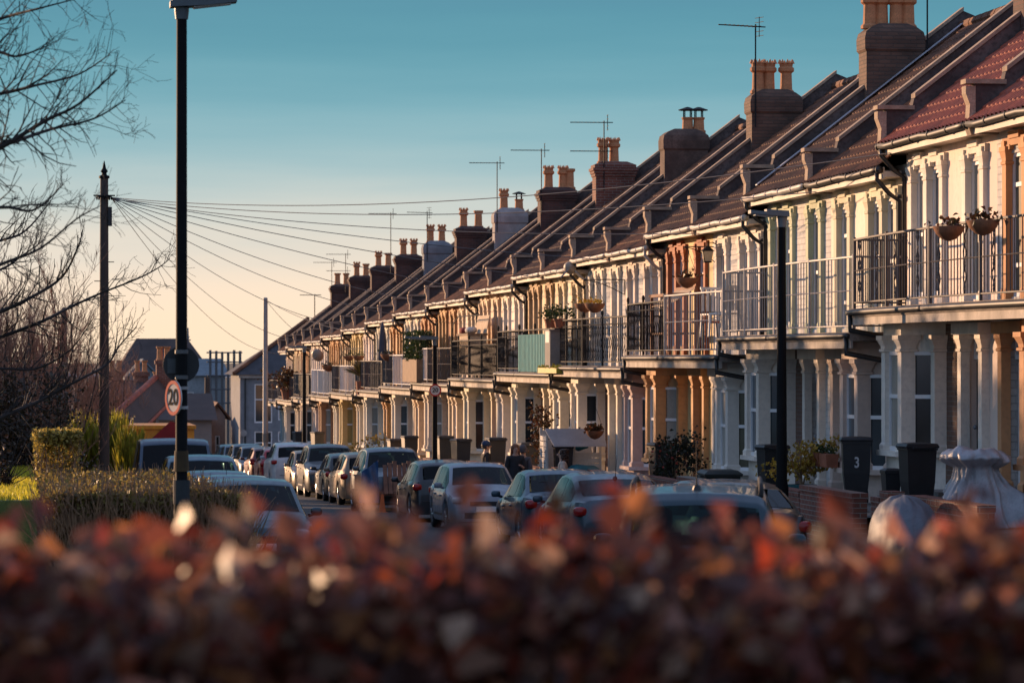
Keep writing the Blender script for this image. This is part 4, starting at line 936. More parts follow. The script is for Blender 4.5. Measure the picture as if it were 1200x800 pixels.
def car_meshes(kind):
    C, S = car_shape(kind); L = C['L']; M = {}
    st = set(round(-L/2+.006+(L-.012)*i/54, 4) for i in range(55)) | {round(p[0], 4) for p in C['top'] if abs(p[0]) < L/2-.004}
    for wy in C['wh']: st |= {round(wy+.371*s*math.cos(a*.16), 4) for s in (-1, 1) for a in range(10)}
    st |= {round(v, 4) for v in C['ws']+C['rw']} | {round(v, 4) for ab in C['side'] for v in ab}
    st = sorted(st); J = [0, .5, 1, 2, 2.5, 3, 3.5, 4, 4.2, 5, 6, 6.7, 7, 7.5, 8, 9, 10]
    mb = MB(); n = 2*len(J)-1
    for y in st:
        ring = [S(y, j) for j in J]; ring = ring+[Vector((-p.x, p.y, p.z)) for p in reversed(ring[:-1])]
        mb.v += [tuple(p) for p in ring]
    for a in range(len(st)-1):
        ym = (st[a]+st[a+1])/2
        for i in range(n-1):
            jj = (J+J[-2::-1])[i:i+2]; jm = sum(jj)/2
            if jm > 8 and (C['ws'][0] < ym < C['ws'][1] or (kind != 'van' and C['rw'][0] < ym < C['rw'][1])): continue
            if 4.2 < jm < 6.7 and any(p_ < ym < q_ for p_, q_ in C['side']): continue
            mb.f.append((a*n+i, a*n+i+1, (a+1)*n+i+1, (a+1)*n+i))
    mb.f.append(tuple(range(n))); mb.f.append(tuple(range((len(st)-1)*n, len(st)*n)))
    me = mb.mesh('body', True); me.set_sharp_from_angle(angle=R(38)); M['body'] = me
    def patch(y0, y1, j0, j1, off, ny=10, nj=5, sides=(1,), full=False):
        b = MB()
        for s in sides:
            ys_ = [y0+(y1-y0)*i/ny for i in range(ny+1)]
            if full: js = [(j0+(10-j0)*i/nj, 1) for i in range(nj+1)]+[(10-(10-j0)*i/nj, -1) for i in range(1, nj+1)]
            else: js = [(j0+(j1-j0)*i/nj, s) for i in range(nj+1)]
            o = len(b.v); rows = []
            for y in ys_:
                row = []
                for j, sg in js:
                    p = S(y, j); e = .004
                    dy = S(min(L/2, y+e), j)-S(max(-L/2, y-e), j); dj = S(y, min(10, j+.02))-S(y, max(0, j-.02))
                    nn = dy.cross(dj)
                    if nn.length > 0: nn.normalize()
                    if nn.z < -.3 or (nn.x < 0 and abs(nn.x) > .6): nn = -nn
                    if abs(nn.z) < .3 and abs(nn.y) > .7 and nn.y*(y) < 0: nn = -nn
                    p = p+nn*off; p.x *= sg; row.append(tuple(p))
                rows.append(row)
            b.v += [p for r_ in rows for p in r_]; m_ = len(js)
            for a in range(ny):
                for i in range(m_-1): b.f.append((o+a*m_+i, o+a*m_+i+1, o+(a+1)*m_+i+1, o+(a+1)*m_+i))
        return b
    M['windscreen'] = patch(C['ws'][0], C['ws'][1], 8.02, 10, .006, full=True).mesh('windscreen', True)
    M['rear_window'] = patch(C['rw'][0], C['rw'][1], 8.1, 10, .006, full=True).mesh('rear_window', True)
    M['side'] = [[patch(a, b, 4.25, 6.75, .005, 14, 4, (s,)).mesh('side_window', True) for a, b in C['side']] for s in (1, -1)]
    zb = cr_(C['belt'], -L/2+.15); w_ = C['W']/2
    lt = {}
    for s in (1, -1):
        b = MB(); zz = .80 if kind not in ('suv', 'van') else .95
        b.ell((s*(w_-.15), -L/2+.145, zz+.03), (.115, .145, .085), 14, 10, .5); lt['tail', s] = b.mesh('tail_light', True)
        b = MB(); zh = .66 if kind not in ('suv', 'van') else .80
        b.ell((s*(w_-.26), L/2-.24, zh), (.17, .25, .085), 14, 10, .6); lt['head', s] = b.mesh('headlight', True)
        b = MB(); yb = C['ws'][1]-.28; zm = cr_(C['belt'], yb)+.09
        b.ell((s*(w_+.085), yb, zm), (.09, .055, .062), 12, 8, .6); b.tube([(s*(w_-.04), yb+.02, zm-.06), (s*(w_+.08), yb, zm-.02)], .03, 6); lt['mir', s] = b.mesh('door_mirror', True)
        b = MB()
        for a, bb in C['side'][-2:]: b.ell((s*(w_+.008), a+.14, cr_(C['belt'], a)-.14), (.018, .11, .022), 10, 6, .7)
        lt['hnd', s] = b.mesh('door_handle', True)
    M['lt'] = lt
    b = MB(); b.box(-.26, .26, -L/2-.022, -L/2-.004, .52 if kind != 'hatch' else .6, .63 if kind != 'hatch' else .71); M['rp'] = b.mesh('number_plate')
    b = MB(); b.box(-.26, .26, L/2+.004, L/2+.02, .42, .53); M['fp'] = b.mesh('number_plate')
    b = MB(); b.box(-.52, .52, L/2-.06, L/2+.004, .27, .40); b.box(-.40, .40, L/2-.03, L/2+.003, .55, .64); M['gr'] = b.mesh('grille')
    b = MB(); b.box(-w_+.12, w_-.12, -L/2+.2, L/2-.2, .18, .6); M['under'] = b.mesh('underbody')
    zs = .30 if kind not in ('suv', 'van') else .45; zr_ = max(p[1] for p in C['top'])
    def seat(x0, x1, y, heads):
        b = MB(); b.sq([((x1-x0)/2, .24, zs), ((x1-x0)/2, .26, zs+.22), ((x1-x0)/2-.03, .22, zs+.27)], (x0+x1)/2, y)
        b.extr([(x0+.02, y-.16, zs+.2), (x1-.02, y-.16, zs+.2), (x1-.05, y-.36, zr_-.42), (x0+.05, y-.36, zr_-.42)], (0, -.11, 0))
        for hx_ in heads: b.ell((hx_, y-.42, zr_-.30), (.12, .05, .10), 10, 6, .6); b.tube([(hx_, y-.42, zr_-.45), (hx_, y-.42, zr_-.34)], .015, 4)
        return b.mesh('seat')
    yf = C['ws'][1]-1.15
    M['seats'] = [seat(-.62, -.12, yf, [-.37]), seat(.12, .62, yf, [.37])]+([seat(-.62, .62, yf-.85, [-.38, .38])] if kind != 'van' else [])
    b = MB(); b.lathe([(.17, -.012), (.19, 0), (.17, .012)], (.37, yf+.42, zs+.55), 16, 'y'); b.extr([(-.7, yf+.55, zs+.3), (.7, yf+.55, zs+.3), (.7, yf+.62, zs+.56), (-.7, yf+.62, zs+.56)], (0, .35, -.03)); M['dash'] = b.mesh('dashboard')
    b = MB()
    for yy in [p_ for ab in C['side'][-2:] for p_ in ab]:
        for s in (1, -1):
            for j0, j1 in ((1.2, 2), (2, 3), (3, 4)):
                p0, p1 = S(yy, j0), S(yy, j1); b.add([(s*(p0.x+.003), yy-.007, p0.z), (s*(p0.x+.003), yy+.007, p0.z), (s*(p1.x+.003), yy+.007, p1.z), (s*(p1.x+.003), yy-.007, p1.z)], [(0, 1, 2, 3)])
    for s in (1, -1):
        ya, yb = C['side'][0 if len(C['side']) < 3 else 1][0], C['side'][-1][1]
        for i in range(12): p0, p1 = S(ya+(yb-ya)*i/12, 1.25), S(ya+(yb-ya)*(i+1)/12, 1.25); b.add([(s*(p0.x+.004), p0.y, p0.z-.03), (s*(p1.x+.004), p1.y, p1.z-.03), (s*(p1.x+.004), p1.y, p1.z+.02), (s*(p0.x+.004), p0.y, p0.z+.02)], [(0, 1, 2, 3)])
    b.tube([(-.6, -L/2-.001, .50), (.6, -L/2-.001, .50)], .008, 4); M['seam'] = b.mesh('door_seams')
    b = MB(); b.lathe([(.19, -.095), (.28, -.10), (.305, -.07), (.305, .07), (.28, .10), (.19, .095)], n=22, axis='x'); M['tyre'] = b.mesh('tyre', True)
    b = MB(); b.lathe([(.2, -.06), (.2, .06)], n=22, axis='x')
    for i in range(5):
        a = 2*math.pi*i/5; c, s_ = math.cos(a), math.sin(a)
        for sx in (-.085, .085): b.tube([(sx, 0, 0), (sx, .19*c, .19*s_)], [.035, .025], 5)
    M['rim'] = b.mesh('rim')
    return C, M
CM = {k: car_meshes(k) for k in CARS}
def paint(name, col, met=.35, rough=.3):
    if 'car_'+name in MC: return MC['car_'+name]
    m, nt, b = nodes('car_paint_'+name)
    d = ramp(nt, tex(nt, 5, 5), .4, .75)
    nt.links.new(mixcol(nt, d, col, sh(col, .75)), b.inputs['Base Color'])
    nt.links.new(ramp(nt, tex(nt, 11, 3), .3, .8, rough, rough+.18), b.inputs['Roughness'])
    b.inputs['Metallic'].default_value = met; b.inputs['Coat Weight'].default_value = .45; b.inputs['Coat Roughness'].default_value = .03
    MC['car_'+name] = m; return m
RUB = mat('tyre_rubber', (.015, .015, .015), .85); ALLOY = mat('alloy_rim', (.35, .35, .36), .35, .2, 5, metal=.8)
TAILM = mat('tail_light_plastic', (.30, .008, .008), .18, .2); HEADM = glass('headlight_glass', (.45, .45, .45), .08)
PLW = mat('white_plate', (.7, .7, .68), .4); PLY = mat('yellow_plate', (.6, .42, .02), .4)
def car(kind, pm_, X, Y, face, label, group='cars parked along the terrace', rails=False, antenna=False, name='parked_car', h=0.0, rz=0.0):
    C, M = CM[kind]
    a = 0 if face > 0 else math.pi
    root = thing(name, label, 'van' if kind == 'van' else 'car', (X, Y, G(Y)+h), 0, group)
    root.rotation_euler = (math.atan(-SL)*(1 if face > 0 else -1), 0, a+rz)
    bd = inst('body', M['body'], pm_, root)
    inst('windscreen', M['windscreen'], CARGLASS, root)
    inst('rear_window', M['rear_window'], CARGLASS, root) if kind != 'van' else None
    for s in M['side']:
        for me in s: inst('side_window', me, CARGLASS, root)
    for (t, s), me in M['lt'].items():
        nm, mm = {'tail': ('tail_light', TAILM), 'head': ('headlight', HEADM), 'mir': ('door_mirror', pm_ if kind != 'van' else BLACKPL), 'hnd': ('door_handle', pm_)}[t]
        inst(nm, me, mm, root)
    inst('number_plate', M['rp'], PLY, root); inst('number_plate', M['fp'], PLW, root); inst('grille', M['gr'], BLACKPL, root); inst('underbody', M['under'], BLACKPL, root); inst('dashboard', M['dash'], SEATM, root); inst('door_seams', M['seam'], BLACKPL, bd)
    for me in M['seats']: inst('seat', me, SEATM, root)
    for wy in C['wh']:
        for s in (-1, 1):
            ty = inst('wheel', M['tyre'], RUB, root, (s*(C['W']/2-.13), wy, .305)); inst('rim', M['rim'], ALLOY, ty)
    if rails:
        z = max(p[1] for p in C['top'])
        for s in (-1, 1):
            b = MB(); pts = []
            for i in range(19):
                y = -1.75+2.25*i/18; zz = cr_(C['top'], y)+.055
                if i in (0, 18): zz -= .085
                pts.append((s*(C['W']/2-.30), y, zz))
            b.tube(pts, .024, 7); b.build('roof_rail', DARKMETAL, root, smooth=True)
    if antenna:
        b = MB(); ya = -1.5 if antenna == 1 else -1.2; zz = cr_(C['top'], ya)
        b.tube([(0, ya, zz), (0, ya-.08, zz+.12), (0, ya-.2, zz+.42)], [.009, .006, .004], 5); b.lathe([(.05, zz), (.03, zz+.05), (.01, zz+.06)], (0, ya, 0), 8); b.build('antenna', BLACKPL, root)
    return root
XR, XL = 10.02, 3.52
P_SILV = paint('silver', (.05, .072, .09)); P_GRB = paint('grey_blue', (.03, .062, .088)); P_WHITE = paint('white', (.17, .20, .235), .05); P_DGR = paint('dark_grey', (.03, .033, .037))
P_TEAL = paint('dark_teal', (.008, .034, .046)); P_NAVY = paint('navy', (.02, .045, .075)); P_RED = paint('red', (.42, .03, .035), .2); P_GOLD = paint('gold', (.20, .15, .10)); P_BLACK = paint('black', (.015, .017, .02), .3)
P_CYAN = paint('slate_blue', (.025, .085, .115)); P_MAR = paint('maroon', (.11, .03, .035))
yn = lambda px, L: yat(px, XR-.9)+L/2            # middle of a car whose near left corner shows at px
car('estate', P_TEAL, 6.60, 33.0, 1, 'nearest car, dark teal estate with roof rails and an aerial', 'cars standing in the road', rails=True, antenna=1, name='estate_car', h=.0, rz=R(-12)).scale = (1.0, 1.0, 1.1)
car('fastback', P_DGR, XR+.15, 49.3, 1, 'dark car with its pale roof showing beyond the roof-railed estate', antenna=0)
car('fastback', P_SILV, XR, yn(672, 4.6), 1, 'silver fastback seen from behind, next beyond the roof-railed estate', antenna=2)
car('saloon', P_GRB, XR, yn(614, 4.5), 1, 'grey-blue saloon with red tail light just left of the silver fastback')
car('hatch', P_WHITE, XR, yn(524, 4.05), -1, 'white hatchback facing the camera')
car('hatch', P_DGR, XR, yn(481, 4.05), 1, 'dark hatchback with a bright tail light left of the white hatchback facing us')
car('suv', P_SILV, XR, yn(428, 4.5), -1, 'silver off-roader facing us behind the blue tarpaulin trailer', h=.0)
car('estate', P_GOLD, XR, yn(398, 4.6), 1, 'bronze estate with a red tail light left of the tarpaulin trailer')
car('hatch', P_DGR, XR, yn(379, 4.05), 1, 'small dark hatchback squeezed between the bronze estate and the tall black car')
car('suv', P_BLACK, XR, yn(359, 4.5), -1, 'tall black car facing us in the far half of the row')
car('hatch', P_GOLD, XR, yn(341, 4.05), -1, 'cream hatchback facing us left of the tall black car')
car('suv', paint('clean_white', (.5, .5, .5), .05), XR, yn(318, 4.5), 1, 'white off-roader showing its red tail lights')
car('hatch', P_RED, XR, yn(303, 4.05), 1, 'bright red hatchback beyond the white off-roader')
car('hatch', P_MAR, XR, yn(291, 4.05), 1, 'maroon car left of the bright red hatchback')
car('hatch', P_SILV, XR, yn(279, 4.05), -1, 'silver hatchback facing us in the far part of the row')
car('estate', P_SILV, XR, yn(270, 4.6), -1, 'pale estate third from the far end of the row')
car('saloon', P_NAVY, XR, yn(260, 4.5), -1, 'dark blue car second from the far end of the row')
car('hatch', P_TEAL, XR, yn(252, 4.05), 1, 'farthest teal car of the row under the terrace')
gl_ = 'cars parked along the hedge'
car('hatch', P_TEAL, 3.5, 52.8, -1, 'dark teal hatchback facing us at the end of the hedge', gl_, antenna=0)
car('saloon', P_CYAN, 3.5, 57.6, -1, 'second car in the left row with a thin aerial on its roof', gl_, antenna=2)
car('hatch', P_NAVY, 3.5, 62.8, -1, 'third car in the left row, dark blue roof', gl_)
car('suv', P_CYAN, 3.6, 69.6, -1, 'tall slate blue car in front of the van', gl_)
car('van', P_NAVY, 3.5, 80.0, -1, 'dark blue van with a pale roof edge', gl_, name='delivery_van')
# yellow tipper truck beyond the van
YT = mat('yellow_truck_paint', (.95, .34, .02), .5, .25, 3)
yt = 97.0; root = thing('tipper_truck', 'yellow tipper truck beyond the dark blue van, red sheet over its side', 'truck', (3.75, yt, G(yt)), 0)
b = MB(); b.box(-.95, .95, -3.0, .6, .95, 2.28); b.build('tipper_body', YT, root)
b = MB(); b.box(-1.0, 1.0, -3.05, .65, 2.283, 2.38); b.build('top_rail', YT, root)
b = MB(); b.extr([(-.9, .75, .5), (-.9, 2.4, .5), (-.9, 2.4, 1.3), (-.9, 2.0, 2.1), (-.9, .75, 2.15)], (1.8, 0, 0)); b.build('cab', YT, root)
b = MB(); b.box(-.8, .8, -3.03, -3.003, 1.35, 1.95); b.build('rear_panel', mat('green_truck_panel', (.05, .14, .12), .5), root)
b = MB(); b.extr([(-.35, -3.08, 1.9), (.62, -3.08, 1.95), (.55, -3.08, 2.42), (.3, -3.08, 2.5)], (0, .03, 0)); b.build('red_sheet', mat('red_sheet_cloth', (.32, .015, .015), .7), root)
b = MB(); b.box(-.4, .4, -2.9, 2.3, .55, .93); b.build('chassis', BLACKPL, root)
for wy in (-2.1, 1.6):
    for s in (-1, 1):
        ty = inst('wheel', CM['van'][1]['tyre'], RUB, root, (s*.8, wy, .38), scale=(1.4, 1.25, 1.25)); inst('rim', CM['van'][1]['rim'], ALLOY, ty)
# builder's trailer with a blue tarpaulin between the parked cars
yt = yat(440, XR-.6)+.2; root = thing('builders_trailer', 'open trailer with a blue tarpaulin and brown boards between parked cars', 'trailer', (XR-.25, yt, G(yt)), 0)
b = MB(); b.box(-.75, .75, -.9, 1.2, .45, .55); b.box(-.78, -.74, -.9, 1.2, .55, .95); b.box(.74, .78, -.9, 1.2, .55, .95); b.box(-.74, .74, 1.16, 1.2, .55, .95); b.build('bed', BRICKBROWN, root)
b = MB(); q = random.Random(2); vs = []
for j in range(9):
    for i in range(9):
        u, v = i/8, j/8; vs.append((-.80-.10*(1-v)+.55*u*(1-.2*v), -.98-.10*math.sin(u*9+v*4)-.25*(1-v), .28+1.12*v*(.72+.28*u)))
b.add(vs, [(j*9+i, j*9+i+1, j*9+i+10, j*9+i+9) for j in range(8) for i in range(8)]); b.build('tarpaulin', mat('blue_tarpaulin', (.02, .075, .19), .45, .35, 4, .5, 10), root, smooth=True)
b = MB()
for i in range(7): b.extr([(-.2+i*.13, -1.0+.04*i, .5), (-.09+i*.13, -1.0+.04*i, .5), (-.05+i*.13, -.3, 1.25+.05*(i % 3)), (-.16+i*.13, -.3, 1.25+.05*(i % 3))], (0, .05, 0))
b.build('boards', mat('brown_boards', (.16, .075, .045), .8, .4, 5), root)
b = MB(); b.sq([(.14, .14, 0), (.14, .14, .03), (.09, .09, .031), (.03, .03, .5)], -.28, -1.25); b.build('traffic_cone', mat('orange_cone', (.55, .12, .02), .6), root)
for s in (-1, 1): ty = inst('wheel', CM['hatch'][1]['tyre'], RUB, root, (s*.86, .2, .305)); inst('rim', CM['hatch'][1]['rim'], ALLOY, ty)

# ------------------------------------------------------------------ lamps, poles, wires
POLEM = mat('dark_pole_paint', (.008, .008, .009), .7, .35, 3, spec=.12); GALV = mat('galvanised_steel', (.33, .31, .30), .5, .25, 3); POLEWOOD = mat('creosoted_pole', (.075, .055, .045), .85, .4, 3, .4, 30, streak=True)
LHEAD = mat('lamp_head_grey', (.12, .145, .16), .5, .2, 4); LENS = mat('lamp_lens', (.5, .5, .5), .3)
def lamp(label, px, X, ptop, d, m=POLEM, r0=.075, r1=.05, head=.55, bz=.12, group='street lamps along the pavement'):
    y = yat(px, X); z0 = G(y)+bz; H = zat(ptop, X, y)-z0
    root = thing('street_lamp', label, 'street lamp', (X, y, z0), 0, group)
    b = MB(); b.lathe([(r0*1.25, 0), (r0*1.25, 1.2), (r0, 1.3), (r1, H-.03)], n=14); b.build('post', m, root, smooth=False, auto=40)
    b = MB(); b.lathe([(r1*1.15, H-.16), (r1*1.3, H-.03), (r1*1.3, H)], n=12)
    e = d*head
    b.extr([(-d*.1, -.11, H), (-d*.1, .11, H), (e*.55, .15, H+.02), (e, .10, H+.045), (e, -.10, H+.045), (e*.55, -.15, H+.02)], (0, 0, .055)); b.extr([(-d*.1, -.08, H+.056), (-d*.1, .08, H+.056), (e*.5, .09, H+.078), (e*.5, -.09, H+.078)], (0, 0, .035)); b.build('lamp_head', LHEAD, root)
    b = MB(); b.extr([(e*.3, -.10, H+.002), (e*.3, .10, H+.002), (e*.85, .08, H+.028), (e*.85, -.08, H+.028)], (0, 0, -.012)); b.build('lens', LENS, root)
    return root, y, z0, H
RED = mat('sign_red', (.50, .02, .012), .7, .1, spec=.2); SW = mat('sign_white', (.6, .55, .5), .8, .1, spec=.1); SK = mat('sign_black', (.008, .008, .008), .9, spec=.1)
def roundel(par, c, r_, rz, text='20', size=.3, ring=True, off=.0):
    M = Matrix.Translation(c) @ Matrix.Rotation(rz, 4, 'Z')
    def disc(name, r0, r1, y0, y1, m, parent):
        b = MB()
        if r0 == 0: b.lathe([(r1, y0), (r1, y1)], n=36, axis='y')
        else:
            b.lathe([(r0, y0), (r1, y0), (r1, y1), (r0, y1), (r0, y0)], n=36, axis='y', cap=False)
        me = b.mesh(name); me.transform(M); me.materials.append(m); o = bpy.data.objects.new(name, me); COL.objects.link(o); o.parent = parent; return o
    d = disc('sign_face', 0, r_, -.012, 0, SW, par)
    if ring: disc('sign_rim', r_*.8, r_, -.018, -.0125, RED, d)
    text_obj('number', text, size, SK, d, M @ Matrix.Translation((0, -.0145, 0)) @ Matrix.Rotation(R(90), 4, 'X'), .0018)
    return d
Y_NEAR = 35.0; XN = (212.5-25)*CA*(Y_NEAR*CA+1.9*SA)/FP
H = zat(9, XN, Y_NEAR)-G(Y_NEAR)
root = thing('street_lamp', 'tall black street lamp at the left with two round signs', 'street lamp', (XN, Y_NEAR, G(Y_NEAR)), 0, 'street lamps along the hedge')
b = MB(); b.lathe([(.082, 0), (.08, 1.45), (.062, 1.55), (.058, 3.2), (.053, H)], n=18); b.build('post', POLEM, root, auto=40)
b = MB(); b.lathe([(.065, H-.12), (.075, H-.03), (.075, H)], n=14)
b.extr([(-.12, -.12, H), (-.12, .12, H), (.25, .16, H+.015), (.56, .11, H+.06), (.56, -.11, H+.06), (.25, -.16, H+.015)], (0, 0, .06)); b.extr([(-.10, -.09, H+.061), (-.10, .09, H+.061), (.22, .10, H+.08), (.22, -.10, H+.08)], (0, 0, .05)); b.build('lamp_head', mat('lamp_head_paint', (.08, .10, .11), .5), root)
b = MB(); b.extr([(.12, -.11, H+.006), (.12, .11, H+.006), (.5, .08, H+.05), (.5, -.08, H+.05)], (0, 0, -.012)); b.build('lens', LENS, root)
zs = zat(427, XN, Y_NEAR)-G(Y_NEAR)
b = MB(); b.lathe([(.185, .085), (.185, .10)], (0, 0, zs), 40, 'y'); bs_ = b.build('sign_back', mat('sign_back_grey', (.02, .022, .024), .6), root)
for dz in (-.13, .13): b = MB(); b.lathe([(.064, -.02), (.068, -.018), (.068, .018), (.064, .02)], (0, 0, zs+dz), 14); b.box(-.06, .06, .058, .083, zs+dz-.018, zs+dz+.018); b.build('clamp', mat('dull_clamp_steel', (.10, .10, .10), .6), bs_)
b = MB(); b.box(-.14, -.055, .07, .084, zs-.09, zs+.06); b.build('sticker', mat('grey_sticker', (.06, .07, .075), .6), bs_)
zs2 = zat(466, XN, Y_NEAR)-G(Y_NEAR)
c = Vector((-.075, -.06, zs2)); rs = roundel(root, c, .178, R(-66), size=.23)
for dz in (-.1, .1): b = MB(); b.lathe([(.065, -.016), (.069, -.014), (.069, .014), (.065, .016)], (0, 0, zs2+dz), 14); b.build('clamp', GALV, rs)
b = MB()
for z0_, z1_, m_ in ((zat(552, XN, Y_NEAR), zat(528, XN, Y_NEAR), 0),): b.lathe([(.0795, z0_-G(Y_NEAR)), (.0695, z1_-G(Y_NEAR))], n=16, cap=False)
b.build('yellow_band', mat('faded_yellow_paint', (.075, .04, .010), .8, .6, 8), root)
b = MB(); b.lathe([(.0855, zat(590, XN, Y_NEAR)-G(Y_NEAR)), (.0855, zat(562, XN, Y_NEAR)-G(Y_NEAR))], n=16, cap=False); b.build('grey_plate', mat('grey_plate_paint', (.025, .03, .034), .8, .3, 6), root)
lamp('black street lamp standing among the bins before the green-capital house', 916, 11.5, 254, -1, r0=.085, r1=.062, head=.50)
root, y, z0, H = lamp('street lamp with a small 20 roundel before the orange brick houses', 509.5, 11.45, 398, -1, r0=.075, r1=.06, head=.85)
roundel(root, Vector((0, -.10, zat(457, 11.45, y)-z0)), .17, 0, size=.17, ring=True)
lamp('farthest street lamp, at the pale end of the terrace', 356.5, 11.4, 408, -1, r0=.085, r1=.07, head=.7)
y = yat(311, 10.9); H = zat(349, 10.9, y)-G(y); b = MB(); b.lathe([(.12, 0), (.12, 2), (.10, H), (.02, H+.02)], n=12)
root = thing('utility_pole', 'plain pale pole without arms at the far end of the street', 'pole', (10.9, y, G(y))); b.build('post', GALV, root, auto=40)
b = MB(); b.lathe([(.13, 1.6), (.13, 2.0)], n=12); b.build('band', PAVE, root)
# telegraph pole with its finial
YP = 90.0; XP = (122-25)*CA*(YP*CA+2.2*SA)/FP; H = zat(209, XP, YP)-G(YP)
tp = thing('telegraph_pole', 'wooden telegraph pole with a spiked finial above the hedge', 'telegraph pole', (XP, YP, G(YP)))
b = MB(); b.lathe([(.15, 0), (.12, H*.6), (.105, H)], n=12); b.build('post', POLEWOOD, tp, auto=40)
b = MB(); b.lathe([(.14, H), (.14, H+.06), (.07, H+.09), (.06, H+.14), (.10, H+.18), (.05, H+.26), (.008, H+.46)], n=10); b.build('finial', POLEM, tp)
b = MB(); b.lathe([(.13, H-.50), (.19, H-.49), (.19, H-.46), (.13, H-.45)], n=14); b.tube([(-.28, 0, H-.45), (.28, 0, H-.45)], .02, 5)
for i in range(8): a = i*math.pi/4; b.ell((.19*math.cos(a), .19*math.sin(a), H-.52), (.025, .025, .05), 6, 5)
b.build('insulator_ring', POLEM, tp)
b = MB(); b.box(.1, .2, -.1, .02, H-1.25, H-.75); b.build('junction_box', BLACKPL, tp)
b = MB()
for i in range(9): z = 2.6+i*.5; s = (-1)**i; b.tube([(s*.1, 0, z), (s*.26, 0, z)], .011, 4)
b.build('climbing_step', POLEM, tp)
WIREM = mat('telephone_wire', (.12, .10, .09), .5)
wires = [(0, 'to the house with the numbered bin'), (1, 'to the house behind the shrub in the teal pot'), (3, 'to the lantern house'), (5, 'to the house right of the twin baskets'), (7, 'to the house with the teal balcony cloth'), (9, 'to the house with the wicker table'), (11, 'to the cream house behind the 20 lamp'), (13, 'to the red brick house'), (16, 'to the bright white far house'), (20, 'to the tan far house'), (23, 'to the peach far house')]
for i, (k, lab) in enumerate(wires):
    a = Vector((XP+.19, YP, G(YP)+H-.5-.02*(i % 3))); e = Vector((XF-.4, Y0+(k+.9)*W, hbase(k)+5.32)); L = (e-a).length
    pts = []
    for t in range(25):
        u = t/24; p = a.lerp(e, u); p.z -= 4*(.012*L if k < 10 else .018*L)*u*(1-u); pts.append(p-a)
    o = MB().tube(pts, .010 if k > 6 else .009, 4).build('telephone_wire', WIREM, None, a); tag(o, 'overhead wire from the telegraph pole '+lab, 'wire', 'telephone wires from the pole')
a = Vector((10.9, yat(311, 10.9), zat(351, 10.9, yat(311, 10.9))))
for k, lab in ((21, 'short wire from the plain pale pole to the terrace'), (17, 'second wire from the plain pale pole, to the spiky plant house')):
    e = Vector((XF-.4, Y0+(k+.5)*W, hbase(k)+5.3))
    o = MB().tube([a.lerp(e, t/10)-a-Vector((0, 0, .25*4*t/10*(1-t/10))) for t in range(11)], .012, 4).build('telephone_wire', WIREM, None, a); tag(o, lab, 'wire', 'wires from the far pole')
# ------------------------------------------------------------------ bare trees
BARK = mat('bark', (.055, .04, .032), .9, .45, 5, .4, 30); TWIG = mat('reddish_twigs', (.42, .22, .14), .85, .4, 4); DTWIG = mat('dark_twigs', (.028, .021, .018), .85, .4, 4)
def tree(name, label, X, Y, h, trunk_h, spread, seed, levels=4, kids=4, r0=.16, bark=BARK, twig=TWIG, lean=(0, 0), group=None, up=.25, thin=.0045, droop=0.0):
    q = random.Random(seed); tr = MB(); cr2 = MB()
    root = thing(name, label, 'tree', (X, Y, G(Y)), 0, group)
    def branch(p, d, L, r, lev):
        n = 5 if lev < 3 else 4; pts = [p]; dd = d.copy()
        for i in range(n):
            dd = (dd+Vector((q.gauss(0, .13), q.gauss(0, .13), q.gauss(0, .10)+up*.12*(1 if lev > 0 else .3)-droop*.1*lev))).normalized(); pts.append(pts[-1]+dd*L/n)
        r1 = max(thin*.7, r*.45)
        rad = [max(thin*.7, r+(r1-r)*i/n) for i in range(n+1)]
        (tr if lev == 0 else cr2).tube(pts, rad, 8 if lev == 0 else (5 if lev == 1 else 3))
        if lev >= levels: return
        k = kids if lev > 0 else kids+3
        for i in range(k):
            t = q.uniform(.3 if lev else .45, 1.0); a = t*n; j = min(n-1, int(a)); pp = pts[j].lerp(pts[j+1], a-j); dl = (pts[j+1]-pts[j]).normalized()
            ax = dl.orthogonal(); ax.rotate(Matrix.Rotation(q.uniform(0, 6.28), 3, dl))
            nd = (dl*math.cos(q.uniform(.45, .95))+ax*math.sin(.7)*spread).normalized()
            branch(pp, nd, L*q.uniform(.55, .78) if lev else h*q.uniform(.38, .55), max(thin, (r+(r1-r)*t)*.58), lev+1)
        branch(pts[-1], dd, L*.7 if lev else h*.5, r1, lev+1)
    branch(Vector((0, 0, -.1)), Vector((lean[0], lean[1], 1)).normalized(), trunk_h, r0, 0)
    tr.build('trunk', bark, root, smooth=True); cr2.build('crown', twig, root)
    return root
def wp(px, py, Y):
    X = (px-25)*CA*(Y*CA)/FP; X = (px-25)*CA*(Y*CA+X*SA)/FP; return Vector((X, Y, zat(py, X, Y)))
